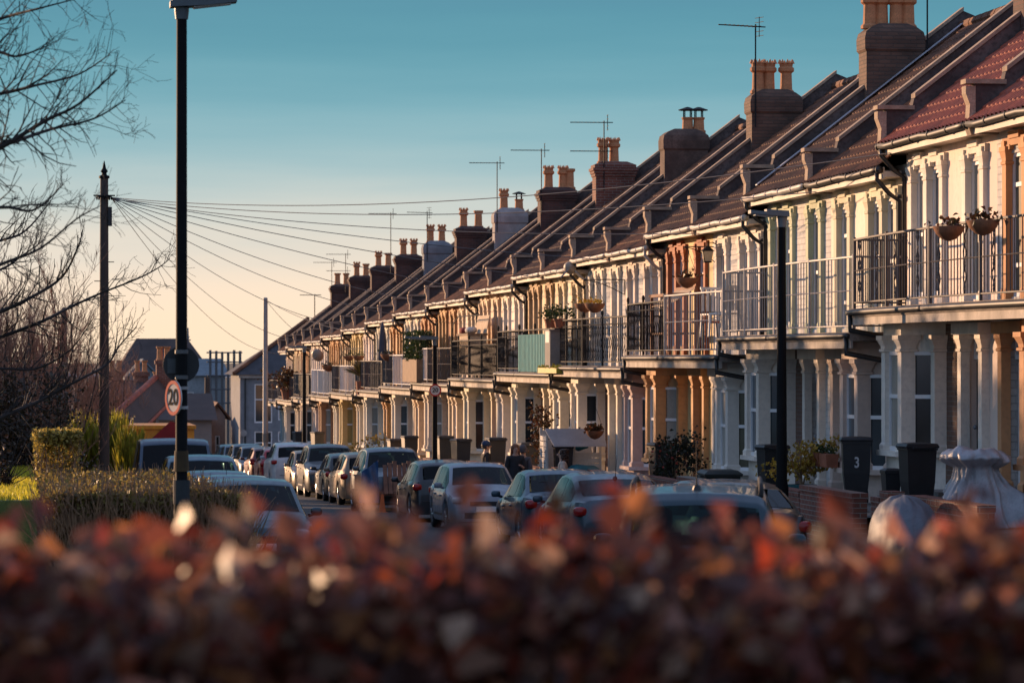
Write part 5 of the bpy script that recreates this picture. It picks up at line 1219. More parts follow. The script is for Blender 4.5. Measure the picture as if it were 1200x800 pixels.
# the near tree stands just left of the view and its boughs reach into it
def bough_tree(label, Yt, tx, boughs, seed, r0, tw=.0030):
    q = random.Random(seed); base = wp(tx, 500, Yt); root = thing('bare_tree', label, 'tree', (base.x, Yt, G(Yt)), 0, 'near bare trees at the left edge'); o = Vector(root.location)
    tr = MB(); cr2 = MB(); top = max(wp(tx, b[0][1], Yt).z for b in boughs)+.6
    tr.tube([(0, 0, -.1), (.03, 0, (top-o.z)*.3), (-.04, .1, (top-o.z)*.65), (.05, 0, top-o.z)], [r0, r0*.85, r0*.6, r0*.2], 9)
    def twig(p, d, L, r, lev):
        n = 4; pts = [p]; dd = d.copy()
        for i in range(n): dd = (dd+Vector((q.gauss(0, .14), q.gauss(0, .2), q.gauss(.02, .13)))).normalized(); pts.append(pts[-1]+dd*L/n)
        cr2.tube(pts, [max(tw*.6, r*(1-.65*i/n)) for i in range(n+1)], 4 if r > .006 else 3)
        if lev < 3:
            for i in range(q.randint(1, 3)):
                t = q.uniform(.2, .95)*n; j = min(n-1, int(t)); dl = (pts[j+1]-pts[j]).normalized(); s = q.choice((-1, 1))
                nd = (dl+Vector((0, q.gauss(0, .7), s*q.uniform(.4, 1.0)))).normalized(); twig(pts[j].lerp(pts[j+1], t-j), nd, L*q.uniform(.4, .65), r*.6, lev+1)
    for bi, b in enumerate(boughs):
        w_ = [wp(px, py, Yt+q.uniform(-.3, .3)+(.5 if bi % 2 else -.4)*i/3)-o for i, (px, py) in enumerate(b)]
        s0 = Vector((0, 0, max(.5, w_[0].z-.35))); P = [s0]+w_; pts = []
        for i in range(len(P)-1):                 # Catmull-Rom through the way points
            a0, a1, a2, a3 = P[max(0, i-1)], P[i], P[i+1], P[min(len(P)-1, i+2)]
            for t in range(5):
                u = t/5; pts.append(.5*((2*a1)+(a2-a0)*u+(2*a0-5*a1+4*a2-a3)*u*u+(3*a1-a0-3*a2+a3)*u**3))
        pts.append(P[-1]); m = len(pts); rb = r0*q.uniform(.20, .30)
        rad = [max(tw, rb*(1-.88*i/m)) for i in range(m)]; cr2.tube(pts, rad, 6)
        for i in range(3, m-1):
            for _ in range(q.choice((1, 1, 2, 2))):
                dl = (pts[i+1]-pts[i]).normalized(); s = q.choice((-1, 1, 1)); nd = (dl*q.uniform(.5, 1.2)+Vector((0, q.gauss(0, .6), s*q.uniform(.4, 1.0)))).normalized()
                twig(pts[i], nd, q.uniform(.25, .8)*(1-.4*i/m), max(tw*1.2, rad[i]*.45), 1)
    tr.build('trunk', DTWIG, root, smooth=True); cr2.build('crown', DTWIG, root); return root
bough_tree('near bare tree reaching high across the sky from the left edge', 30.0, -150, [[(-70, 45), (0, 22), (45, 10), (92, -2)], [(-80, 125), (0, 110), (42, 100), (92, 87), (128, 64)], [(-80, 212), (0, 173), (52, 142), (92, 122), (137, 82)], [(-80, 190), (0, 171), (58, 152), (110, 139), (147, 117)], [(-70, 90), (-10, 62), (20, 66), (60, 52)], [(-80, 345), (0, 310), (47, 291), (89, 257), (118, 241)], [(-70, 260), (0, 243), (40, 246), (75, 215)]], 8, .12)
bough_tree('near bare tree with long low boughs passing behind the telegraph pole', 46.0, -120, [[(-70, 388), (0, 365), (37, 348), (72, 325), (90, 293), (97, 270)], [(-80, 420), (0, 395), (50, 376), (82, 360), (117, 344), (160, 327), (185, 314), (199, 303)], [(-60, 440), (0, 432), (42, 432), (82, 410), (108, 375)], [(-60, 520), (10, 485), (45, 470), (92, 445), (125, 427), (140, 405), (160, 383)], [(-70, 340), (0, 316), (25, 300), (54, 280)], [(-70, 300), (0, 282), (30, 270), (60, 235)]], 9, .14, .0042)
def thicket(label, X, Y, h, r_, ns, seed, thin=.006):
    """many-stemmed bare tree: upright stems, brush-like twigs"""
    q = random.Random(seed); root = thing('bare_tree', label, 'tree', (X, Y, G(Y)), 0, 'bare trees beyond the hedge'); tr = MB(); c2 = MB()
    def tw(p, d, L, r, lev):
        n = 3; pts = [p]; dd = d.copy()
        for i in range(n): dd = (dd+Vector((q.gauss(0, .12), q.gauss(0, .12), q.gauss(.10, .08)))).normalized(); pts.append(pts[-1]+dd*L/n)
        c2.tube(pts, [max(.0035, r*(1-.6*i/n)) for i in range(n+1)], 3)
        if lev < 2:
            for i in range(q.randint(3, 5)):
                t = q.uniform(.2, 1)*n; j = min(n-1, int(t)); nd = ((pts[j+1]-pts[j]).normalized()+Vector((q.gauss(0, .45), q.gauss(0, .45), q.uniform(0, .4)))).normalized(); tw(pts[j].lerp(pts[j+1], t-j), nd, L*q.uniform(.4, .7), r*.6, lev+1)
    for s in range(ns):
        a = q.uniform(0, 6.28); rr = r_*math.sqrt(q.random()); hh = h*q.uniform(.6, 1)*(1-.25*(rr/r_)**2); n = 7; pts = [Vector((.25*rr*math.cos(a), .25*rr*math.sin(a), -.1))]
        for i in range(n):
            u = (i+1)/n; pts.append(Vector((rr*math.cos(a)*(.25+.75*u**.8)+q.gauss(0, .06), rr*math.sin(a)*(.25+.75*u**.8)+q.gauss(0, .06), hh*u)))
        rad = [.035*(1-.8*i/n)+.004 for i in range(n+1)]; tr.tube(pts, rad, 4)
        for i in range(15):
            t = q.uniform(.18, 1)*n; j = min(n-1, int(t)); nd = ((pts[j+1]-pts[j]).normalized()+Vector((q.gauss(0, .5), q.gauss(0, .5), q.uniform(-.1, .3)))).normalized(); tw(pts[j].lerp(pts[j+1], t-j), nd, q.uniform(.6, 1.3), .010, 0)
    tr.build('trunk', BARK, root); c2.build('crown', TWIG, root); return root
for i, (x, y, h, r_, ns, lab) in enumerate([(-.6, 82, 5.6, 1.2, 18, 'reddish bare tree left of the telegraph pole'), (.7, 89, 6.4, 1.4, 20, 'reddish bare tree straight behind the telegraph pole'), (-2.0, 97, 7.4, 1.6, 22, 'tallest reddish bare tree at the left edge'), (2.3, 114, 5.0, 1.2, 16, 'low spreading bare tree right of the telegraph pole'), (.2, 114, 7.2, 2.2, 30, 'twiggy bare tree behind the others at the left'), (3.6, 134, 4.4, 1.3, 12, 'small bare tree beside the far roofs')]):
    thicket(lab, x, y, h, r_, ns, 60+i)
# dark evergreen scrub under them
EVER = leafmat('evergreen_scrub', [(.06, .05, .022), (.09, .065, .03), (.13, .07, .04), (.08, .05, .03)], trans=.15)
def scrub(name, label, X, Y, rx, ry, h, n, ls, lm, seed, cat='bush', group=None, stem=True):
    q = random.Random(seed); root = thing(name, label, cat, (X, Y, G(Y)), 0, group)
    cl = [(q.uniform(-rx, rx), q.uniform(-ry, ry), h*q.uniform(.12, .95)) for _ in range(34)]
    cl = [c for c in cl if (c[0]/rx)**2+(c[1]/ry)**2+(max(0, c[2]/h-.3)/.75)**2 < 1.15]
    def s(t):
        c = t.choice(cl); return (c[0]+t.gauss(0, rx*.2), c[1]+t.gauss(0, ry*.2), max(.02, c[2]+t.gauss(0, h*.09)))
    l = MB(); leaves(l, n, s, ls, q); l.build('foliage', lm, root)
    if stem:
        b = MB()
        for c in cl: b.tube([(c[0]*.2, c[1]*.2, -.05), (c[0]*.6, c[1]*.6, c[2]*.5), c], [.05, .03, .008], 4)
        for i in range(160):
            c = q.choice(cl); d = Vector((q.gauss(0, .35), q.gauss(0, .35), q.uniform(.2, 1))).normalized()*q.uniform(.3, .9); b.tube([c, Vector(c)+d*.6, Vector(c)+d+Vector((0, 0, .06))], [.010, .007, .003], 3)
        b.build('stem', DTWIG, root)
    return root
sl_ = [(-1.4, 84, 1.2, 1.4, 3.0, 5200, 'dark bush at the left edge, nearest of the dark mass'), (.2, 79, 1.2, 1.4, 3.4, 6500, 'brown tangled bush below the reddish bare trees'), (.2, 93, 1.0, 1.4, 3.4, 6000, 'brown bush left of the foot of the telegraph pole'), (2.6, 106, 1.0, 1.5, 2.6, 4500, 'low dark bush right of the telegraph pole below the roofs'), (-.9, 92, 1.6, 1.8, 4.3, 8000, 'highest brown bush among the bare trees')]
for i, (x, y, rx, ry, h, n, lab) in enumerate(sl_): scrub('tangled_bush', lab, x, y, rx, ry, h, n, .11, EVER, 30+i, group='dark bushes under the bare trees')
for i, (x, y, rx, ry, h, lab) in enumerate([(-4.6, 71, 1.9, 2.2, 7.4, 'ivy-clad evergreen left of the view, nearest of its row'), (-4.9, 76, 1.9, 2.4, 7.7, 'second ivy-clad evergreen left of the view'), (-4.7, 81, 1.9, 2.4, 7.5, 'third ivy-clad evergreen left of the view'), (-5.0, 86, 1.9, 2.4, 7.8, 'fourth ivy-clad evergreen left of the view'), (-4.8, 91, 1.9, 2.2, 7.5, 'farthest ivy-clad evergreen left of the view'), (-9.0, 75.5, 2.0, 2.4, 8.8, 'tall ivy-clad evergreen standing apart, farther left')]):
    scrub('evergreen_tree', lab, x, y, rx, ry, h, 16000, .24, EVER, 40+i, 'tree', 'unseen ivy-clad evergreens shading the terrace')  # unseen trees added so their shade falls on the near ground floors
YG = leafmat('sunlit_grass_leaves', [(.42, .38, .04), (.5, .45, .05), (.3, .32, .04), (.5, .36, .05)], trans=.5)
def reed(name, label, X, Y, rx, ry, h, n, lm, seed):
    q = random.Random(seed); root = thing(name, label, 'bush', (X, Y, G(Y))); l = MB()
    for _ in range(n):
        a, d = q.uniform(0, 6.28), math.sqrt(q.random()); x, y = rx*d*math.cos(a), ry*d*math.sin(a); z0 = q.uniform(0, h*.62); hh = h*q.uniform(.25, .45)*(1.1-.3*d)
        o = Vector((q.gauss(0, .12), q.gauss(0, .12), hh)); w_ = Vector((q.gauss(0, 1), q.gauss(0, 1), 0)).normalized()*.035
        p = Vector((x, y, z0)); l.add([p-w_, p+o*.5+w_*1.2, p+o, p+o*.5-w_], [(0, 1, 2, 3)])
    b = MB()
    for i in range(60): b.tube([(q.uniform(-rx, rx)*.7, q.uniform(-ry, ry)*.7, 0), (q.uniform(-rx, rx)*.8, q.uniform(-ry, ry)*.8, h*.8)], [.012, .004], 3)
    b.build('stem', TWIG, root); l.build('foliage', lm, root); return root
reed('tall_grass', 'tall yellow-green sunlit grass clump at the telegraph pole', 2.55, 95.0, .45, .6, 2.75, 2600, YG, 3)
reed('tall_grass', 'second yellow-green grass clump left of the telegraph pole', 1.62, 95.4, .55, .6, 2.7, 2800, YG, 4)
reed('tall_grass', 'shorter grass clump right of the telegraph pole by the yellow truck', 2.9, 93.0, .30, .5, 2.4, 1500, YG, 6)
# ------------------------------------------------------------------ hedges
HG = leafmat('hedge_leaves', [(.30, .23, .06), (.18, .13, .045), (.38, .30, .07), (.22, .12, .05)], trans=.45)
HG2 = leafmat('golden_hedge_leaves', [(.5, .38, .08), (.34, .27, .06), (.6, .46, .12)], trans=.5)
HT = mat('hedge_twigs', (.28, .16, .09), .85, .45, 6)
def hedge(name, label, x0, x1, y0, y1, h, nl, nt_, ls, lm, seed, toph=.0, cat='hedge', topbias=.45):
    q = random.Random(seed); root = thing(name, label, cat, ((x0+x1)/2, (y0+y1)/2, G((y0+y1)/2))); cx, cy = (x0+x1)/2, (y0+y1)/2; hx, hy = (x1-x0)/2, (y1-y0)/2; l = MB(); b = MB(); g0 = G(cy)
    def top(x, y): return h+toph*noise.noise(Vector((x*1.3, y*.7, seed)))+G(cy+y)-g0
    def s(t):
        while True:
            x, y = t.uniform(-hx, hx), t.uniform(-hy, hy)
            if t.random() < .45: y = -hy+abs(t.gauss(0, .35))
            zt = top(x, y); z = zt-abs(t.gauss(0, .12)) if t.random() < topbias else t.uniform(.1, 1)*zt
            if z > (G(cy+y)-g0): return (x, y+t.gauss(0, .05), z)
    leaves(l, nl, s, ls, q)
    for _ in range(nt_):
        x, y = q.uniform(-hx, hx)*.97, q.uniform(-hy, hy) if q.random() < .5 else -hy-.04+abs(q.gauss(.0, .2)); zb = G(cy+y)-g0; zt = top(x, y)
        z = zb+q.uniform(0, .75)*(zt-zb); d = Vector((q.gauss(0, .35), q.gauss(0, .3), 1)).normalized(); L = min(q.uniform(.3, .8), (zt-z)+.16)
        b.tube([(x, y, z), Vector((x, y, z))+d*L*.5+Vector((q.gauss(0, .03), q.gauss(0, .03), 0)), Vector((x, y, z))+d*L], [.008, .006, .003], 3)
    l.build('foliage', lm, root); b.build('twigs', HT, root); return root
hedge('street_hedge', 'brown twiggy hedge along the left kerb behind the lamp post', .25, 2.42, 36.2, 57, 1.56, 13000, 7500, .07, HG, 4, .10)
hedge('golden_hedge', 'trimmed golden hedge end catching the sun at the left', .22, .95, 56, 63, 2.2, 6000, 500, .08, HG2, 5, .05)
scrub('lawn_shrub', 'small dark shrub on the lawn at the left edge', -.30, 52, .16, .25, 1.75, 900, .09, EVER, 77, 'shrub')
bk = MB(); qb = random.Random(31)                 # raised lawn on a bank
for i in range(10):
    a, c = 44+i*4, 48+i*4
    bk.quad((-30, a, G(a)+1.33), (.2, a, G(a)+1.33), (.2, c, G(c)+1.33), (-30, c, G(c)+1.33)); bk.quad((.2, a, G(a)+1.33), (.75, a, G(a)), (.75, c, G(c)), (.2, c, G(c)+1.33))
bk.quad((-30, 44, G(44)+1.33), (.2, 44, G(44)+1.33), (.2, 43.6, 0-.9), (-30, 43.6, -.9))
struct(bk.build('bank', GRASS))
gm = MB()
for _ in range(16000):
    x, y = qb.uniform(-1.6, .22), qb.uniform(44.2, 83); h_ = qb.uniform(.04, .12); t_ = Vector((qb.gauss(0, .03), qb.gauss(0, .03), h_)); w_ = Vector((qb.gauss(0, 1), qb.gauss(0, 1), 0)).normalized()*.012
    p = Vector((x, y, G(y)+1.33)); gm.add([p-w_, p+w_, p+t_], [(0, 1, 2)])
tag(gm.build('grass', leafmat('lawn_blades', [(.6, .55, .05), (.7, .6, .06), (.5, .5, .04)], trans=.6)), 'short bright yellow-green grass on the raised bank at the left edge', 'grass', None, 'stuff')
# copper beech hedge right in front of the camera
BL = leafmat('beech_leaves', [(.22, .06, .032), (.11, .042, .036), (.34, .085, .035), (.08, .04, .04), (.55, .22, .08), (.18, .09, .08), (.09, .04, .035), (.44, .065, .03), (.66, .44, .30), (.14, .06, .045)], rough=.38, trans=.5, scale=3.0)
q = random.Random(99)
cx, cy = .75, 5.4; root = thing('beech_hedge', 'blurred copper beech hedge with dry red leaves close in front', 'hedge', (cx, cy, G(cy)), -AX)
def btop(x): return cr_([(-1.0, 2.015), (-.65, 2.02), (-.38, 2.025), (-.11, 2.035), (.16, 2.035), (.37, 2.03), (.50, 2.012), (.68, 2.01), (.76, 2.065), (.85, 2.03), (1.0, 2.03)], x)+.04*noise.noise(Vector((x*3.1, 7, 0)))+.04*noise.noise(Vector((x*8, 2, 0)))
l = MB()
def bs(t):
    x = t.uniform(-2.6, 2.6); y = t.uniform(-.34, .34); zt = btop(x)-.04*(y/.34)**2+.03*noise.noise(Vector((x*5, y*5, 1)))
    z = zt-abs(t.gauss(0, .30)) if t.random() < .8 else t.uniform(.1, 1.7)
    return (x, y, z)
leaves(l, 25000, bs, .052, q, aspect=.62); leaves(l, 6500, bs, .085, q, aspect=.62)
def bs2(t):
    x = t.uniform(-1.2, 1.2); x += 0; y = t.uniform(-.4, .4); return (x, y, btop(x)+abs(t.gauss(0, .035)))
leaves(l, 420, bs2, .062, q, aspect=.6)
l.build('foliage', BL, root)
b = MB()
for i in range(900):
    x, y = q.uniform(-2.6, 2.6), q.uniform(-.7, .7); z = q.uniform(.0, 1.6); L = q.uniform(.2, .5)
    d = Vector((q.gauss(0, .3), q.gauss(0, .3), 1)).normalized(); p = Vector((x, y, z)); e = p+d*L; e.z = min(e.z, btop(x)+.05)
    b.tube([p, p.lerp(e, .5)+Vector((q.gauss(0, .02), 0, 0)), e], [.008, .005, .002], 3)
for i in range(26): x = -2.5+i*.2; b.tube([(x, q.uniform(-.3, .3), -.1), (x+q.gauss(0, .1), q.uniform(-.4, .4), .9), (x+q.gauss(0, .15), q.uniform(-.4, .4), 1.7)], [.03, .02, .008], 5)
b.build('twigs', mat('beech_twigs', (.05, .032, .026), .85, .3, 8), root)

# ------------------------------------------------------------------ the far end of the street
SHADEW = mat('blue_grey_render', (.50, .51, .53), .85, .3, 1.5, .2, 20, streak=True)
yc = 205.0; ch = thing('corner_house', 'grey rendered corner house with a dark hipped roof closing the street', 'house', (16.0, yc, G(yc)))
def wallbox(mb, x0, x1, y0, y1, z0, z1, ops):   # camera-facing wall at y0 with openings (x0,x1,z0,z1)
    xx = sorted({x0, x1, *[o[0] for o in ops], *[o[1] for o in ops]}); zz = sorted({z0, z1, *[o[2] for o in ops], *[o[3] for o in ops]})
    for a, b in zip(xx, xx[1:]):
        for c, d in zip(zz, zz[1:]):
            if any(o[0] < (a+b)/2 < o[1] and o[2] < (c+d)/2 < o[3] for o in ops): continue
            mb.quad((a, y0, c), (b, y0, c), (b, y0, d), (a, y0, d))
    for a, b, c, d in ops:
        for p, q_ in (((a, c), (b, c)), ((b, c), (b, d)), ((b, d), (a, d)), ((a, d), (a, c))): mb.quad((p[0], y0, p[1]), (q_[0], y0, q_[1]), (q_[0], y0+.15, q_[1]), (p[0], y0+.15, p[1]))
    mb.quad((x0, y0, z0), (x0, y1, z0), (x0, y1, z1), (x0, y0, z1)); mb.quad((x1, y0, z0), (x1, y1, z0), (x1, y1, z1), (x1, y0, z1)); mb.quad((x0, y1, z0), (x1, y1, z0), (x1, y1, z1), (x0, y1, z1))
def fwin(par, x0, x1, y, z0, z1, gm, bars=0, rails=(.6,)):
    f = win((x0, y+.08), (x1, y+.08), z0, z1, par, UPVC, gm, rails=rails, bars=bars, fw=.07)
b = MB(); ops = [(-2.35, -1.3, 2.6, 4.9), (-.95, .35, 2.75, 4.9), (.75, 1.6, 3.6, 4.9), (-2.35, -1.3, .4, 2.1), (-.95, .3, .1, 2.1), (.6, 1.5, .4, 2.1)]
wallbox(b, -3.2, 3.4, -3, 6, -1, 5.5, ops); b.build('wall', SHADEW, ch)
for i, o in enumerate(ops):
    if i == 4: continue
    fwin(ch, o[0], o[1], -3, o[2], o[3], [GL_DARK, GL_CURT, GL_DARK, GL_DARK, 0, GL_DARK][i], 0 if i != 1 else 1)
b = MB(); b.box(-.95, .3, -2.93, -2.87, .1, 1.45); d_ = b.build('front_door', mat('door_paint_pale', (.42, .46, .5), .5), ch)
fwin(ch, -.95, .3, -3, 1.47, 2.1, GL_BLUE, rails=())
b = MB()
b.add([(-3.6, -3.4, 5.45), (4.4, -3.4, 5.45), (4.4, 6.4, 5.45), (-3.6, 6.4, 5.45), (1.2, 1.5, 8.75), (3.6, 1.5, 8.75)], [(0, 1, 5, 4), (1, 2, 5), (2, 3, 4, 5), (3, 0, 4), (0, 3, 2, 1)])
rf = b.build('roof', SLATE, ch)
b = MB(); b.tube([(-3.6, -3.4, 5.52), (1.2, 1.5, 8.83)], .12, 6); b.build('hip_tiles', TILE, rf)
b = MB(); b.box(-3.3, 3.5, -3.2, -3.02, 5.25, 5.45); b.build('eave_board', GUTTERW, ch)
b = MB(); b.tube([(-2.9, -3.08, 5.3), (-2.9, -3.08, 0)], .05, 6); b.build('downpipe', GUTTERD, ch)
b = MB(); b.lathe([(.20, -.05), (.20, 0)], (-3.0, -3.15, 2.0), 16, 'y'); b.tube([(-3.0, -3.1, 0), (-3.0, -3.1, 2.2)], .04, 6)
_am = thing('tv_aerial', 'farthest aerial, on the hipped roof of the corner house', 'aerial', (17.6, 206.5, G(205)+8.6), 0, 'aerials on the chimneys'); _a = MB(); _a.tube([(0, 0, -.4), (0, 0, 1.7)], .03, 5); _a.build('mast', DARKMETAL, _am); _a = MB(); _a.tube([(-.9, 0, 1.65), (.4, 0, 1.65)], .022, 4)
for _i in range(8): _a.tube([(-.8+_i*.14, -.15, 1.65), (-.8+_i*.14, .15, 1.65)], .012, 3)
_a.build('antenna', DARKMETAL, _am)
tag(b.build('round_sign', GALV, None, (16.0, yc, G(yc))), 'small round grey sign on a post before the corner house', 'sign')
def house_bg(name, label, px0, px1, D_y, peave, pridge, wm, rm, ridge='x', depth=8, wins=(), chim=(), xoff=0.0, hip=0.0):
    """plain far house; ridge along x (roof slope faces us) or along y (gable faces us)"""
    X0 = (px0-25)*CA*(D_y*CA+(px0-25)/4000*D_y*SA)/FP; X1 = (px1-25)*CA*(D_y*CA+(px1-25)/4000*D_y*SA)/FP
    g = G(D_y); ze, zr = zat(peave, X0, D_y)-g, zat(pridge, X0, D_y)-g
    root = thing(name, label, 'house', ((X0+X1)/2, D_y, g), 0, 'far houses beyond the street'); hw = (X1-X0)/2
    b = MB(); ops = [(-hw+2*hw*a, -hw+2*hw*c, ze*d, ze*e) for a, c, d, e in wins]; wallbox(b, -hw, hw, 0, depth, -2, ze, ops)
    if ridge == 'y': b.add([(-hw, 0, ze), (hw, 0, ze), (0, 0, zr-.05)], [(0, 1, 2)])
    b.build('wall', wm, root)
    for o in ops: fwin(root, o[0], o[1], 0, o[2], o[3], GL_DARK)
    b = MB()
    if ridge == 'x':
        k_ = hip*hw
        b.add([(-hw-.3, -.3, ze), (hw+.3, -.3, ze), (hw+.3-k_, depth*.45, zr), (-hw-.3+k_, depth*.45, zr), (-hw-.3, depth+.3, ze), (hw+.3, depth+.3, ze)], [(0, 1, 2, 3), (3, 2, 5, 4), (0, 3, 4), (1, 5, 2)])
    else:
        for s in (-1, 1): b.extr([(s*(hw+.35), -.3, ze-.25), (0, -.3, zr), (0, depth, zr), (s*(hw+.35), depth, ze-.25)], (0, 0, .16))
    ro = b.build('roof', rm, root)
    for cxp, hgt in chim:
        b = MB(); x = -hw+2*hw*cxp; yb = depth*.45; b.sq([(.35, .3, zr-1.2), (.35, .3, zr+hgt-.2), (.42, .37, zr+hgt-.2), (.42, .37, zr+hgt)], x, yb); c_ = b.build('chimney', BRICKRED, ro)
        for s in (-.18, .18): inst('chimney_pot', POTM[1], POT, c_, (x+s, yb, zr+hgt-.02))
    return root
DKR = mat('dark_far_roof', (.075, .048, .04), .85, .35, .6, .3, 10); BLR = mat('blue_far_wall', (.26, .29, .31), .9, .3, .5); WHB = mat('pale_far_wall', (.30, .27, .25), .9, .3, .5)
house_bg('gabled_house', 'big dark gabled house behind the black round sign', 134, 252, 300, 446, 396, mat('dusky_far_wall', (.16, .12, .11), .9, .3, .6), DKR, 'x', 14, [], hip=.55)
house_bg('blue_house', 'small blue-grey gable in front of the big dark house', 152, 184, 240, 441, 423, BLR, mat('blue_slate_far', (.19, .22, .24), .9, spec=.2), 'y', 6, [])
house_bg('scaffolded_house', 'blue-grey house wrapped in scaffolding left of the corner house', 214, 264, 262, 440, 420, BLR, mat('blue_slate_far', (.12, .16, .18)), 'x', 8, [(.12, .26, .45, .8)], hip=.2)
house_bg('low_house', 'long low house with a dark tiled roof facing the street end', 164, 248, 180, 492, 462, WHB, DKR, 'x', 12, [], [(.32, .6)], hip=.0)
house_bg('low_house', 'dark roofed house below the telegraph pole, ridge lit by the sun', 118, 186, 165, 486, 446, WHB, DKR, 'x', 10, [], [(.3, .4), (.75, .4)])
house_bg('small_pink_house', 'small pinkish house with a gable just left of the corner house', 246, 264, 212, 488, 474, mat('pink_far_wall', (.45, .30, .24), .9, .3, 1), TILE2, 'y', 6, [(.35, .65, .1, .6)])
house_bg('small_pink_house', 'pinkish lean house left of the small gabled one', 236, 248, 206, 492, 484, mat('pink_far_wall', (.45, .30, .24)), TILE2, 'x', 6, [(.3, .7, .2, .65)])
def ridge_roof(label, p0, p1, w_, m):            # steep roof seen along its sunlit verge
    a, c = Vector(p0), Vector(p1); b = MB(); d = Vector((w_, 0, -.9)); root = thing('sloping_roof_house', label, 'house', (a.x, a.y, G(a.y)), 0, 'far houses beyond the street')
    o = Vector(root.location); b.extr([a-o, c-o, c-o+d, a-o+d], (0, 0, .12)); rf_ = b.build('roof', m, root)
    b = MB(); b.tube([a-o, c-o], .13, 6); b.tube([a-o+d, c-o+d], .08, 6); b.build('verge_tiles', TILE3, rf_)
    b = MB(); lo = min(a.z, c.z)-o.z
    b.add([a-o-Vector((0, 0, .1)), c-o-Vector((0, 0, .1)), (c.x-o.x, c.y-o.y, 0), (a.x-o.x, a.y-o.y, 0)], [(0, 1, 2, 3)]); b.build('wall', DKR, root)
    b = MB(); b.sq([(.3, .3, -.5), (.3, .3, .55), (.36, .36, .55), (.36, .36, .7)], c.x-o.x+.3, c.y-o.y); b.v = [(x, y, z+(c.z-o.z) if i >= 0 else z) for i, (x, y, z) in enumerate(b.v)]; ch_ = b.build('chimney', BRICKRED, rf_)
    for s in (-.15, .15): inst('chimney_pot', POTM[1], POT, ch_, (c.x-o.x+.3+s, c.y-o.y, c.z-o.z+.68))
def wp(px, py, Y):
    X = (px-25)*CA*(Y*CA)/FP; X = (px-25)*CA*(Y*CA+X*SA)/FP; return Vector((X, Y, zat(py, X, Y)))
ridge_roof('dark roof with a bright sloping verge behind the yellow truck', wp(133, 487, 128), wp(183, 442, 142), .7, DKR)
# scaffolding on the blue house
b = MB(); yS = 258
for i in range(6):
    px = 247+i*7; p = wp(px, 410+((i*37) % 4), yS); b.tube([(p.x, p.y, G(yS)), p], .06, 4); b.tube([(p.x, p.y+1.3, G(yS)), p+Vector((0, 1.3, 0))], .06, 4)
for py in (413, 424, 440, 456, 472): a, c = wp(243, py, yS), wp(284, py, yS); b.tube([a, c], .05, 4); b.tube([a+Vector((0, 1.3, 0)), c+Vector((0, 1.3, 0))], .05, 4)
a = wp(218, 385, 320); b2 = MB()
tag(b.build('scaffolding', mat('scaffold_pole', (.10, .10, .11), .5)), 'frame of thin scaffold poles above the far houses', 'scaffolding')
p = wp(220, 384, 330); g = wp(220, 420, 330); b = MB(); b.tube([(g.x-.4, g.y, g.z-6), p], .08, 4); b.tube([(g.x+.4, g.y, g.z-6), p], .08, 4)
for i in range(4): z = g.z+(p.z-g.z)*i/5; b.tube([(p.x-.6+.1*i, p.y, z), (p.x+.6-.1*i, p.y, z)], .06, 4); b.tube([(p.x-.9, p.y, z+.4), (p.x+.2, p.y, z+.3)], .04, 4)
tag(b.build('radio_mast', mat('mast_grey', (.2, .2, .21), .6)), 'slim lattice mast rising behind the black round sign', 'mast')
y = 190.0; p = wp(243, 442, y); b = MB(); b.lathe([(.18, 0), (.15, p.z-G(y))], n=10); tag(b.build('wooden_post', POLEWOOD, None, (p.x, y, G(y))), 'brown wooden post left of the corner house', 'post')
p = wp(75, 362, 100); b = MB(); b.lathe([(.10, 0), (.085, p.z-G(100)), (.03, p.z-G(100)+.05)], n=10); tag(b.build('wooden_post', POLEWOOD, None, (p.x, 100, G(100))), 'short dark post among the bare trees at the left', 'post')

# ------------------------------------------------------------------ people
def skin_obj(name, verts, edges, radii, m, parent, root=0, sub=2):
    me = bpy.data.meshes.new(name); me.from_pydata(verts, edges, []); o = bpy.data.objects.new(name, me); COL.objects.link(o)
    md = o.modifiers.new('Skin', 'SKIN'); md.use_smooth_shade = True
    for i, r_ in enumerate(radii):
        sv = me.skin_vertices[0].data[i]; sv.radius = r_ if isinstance(r_, tuple) else (r_, r_); sv.use_root = (i == root)
    s = o.modifiers.new('Sub', 'SUBSURF'); s.levels = s.render_levels = sub
    bpy.context.view_layer.update()
    ev = o.evaluated_get(bpy.context.evaluated_depsgraph_get()); me2 = bpy.data.meshes.new_from_object(ev); o.modifiers.clear(); o.data = me2; bpy.data.meshes.remove(me)
    me2.materials.clear(); me2.materials.append(m); o.parent = parent
    return o
SKINM = mat('skin', (.52, .30, .21), .55, .12, 8)
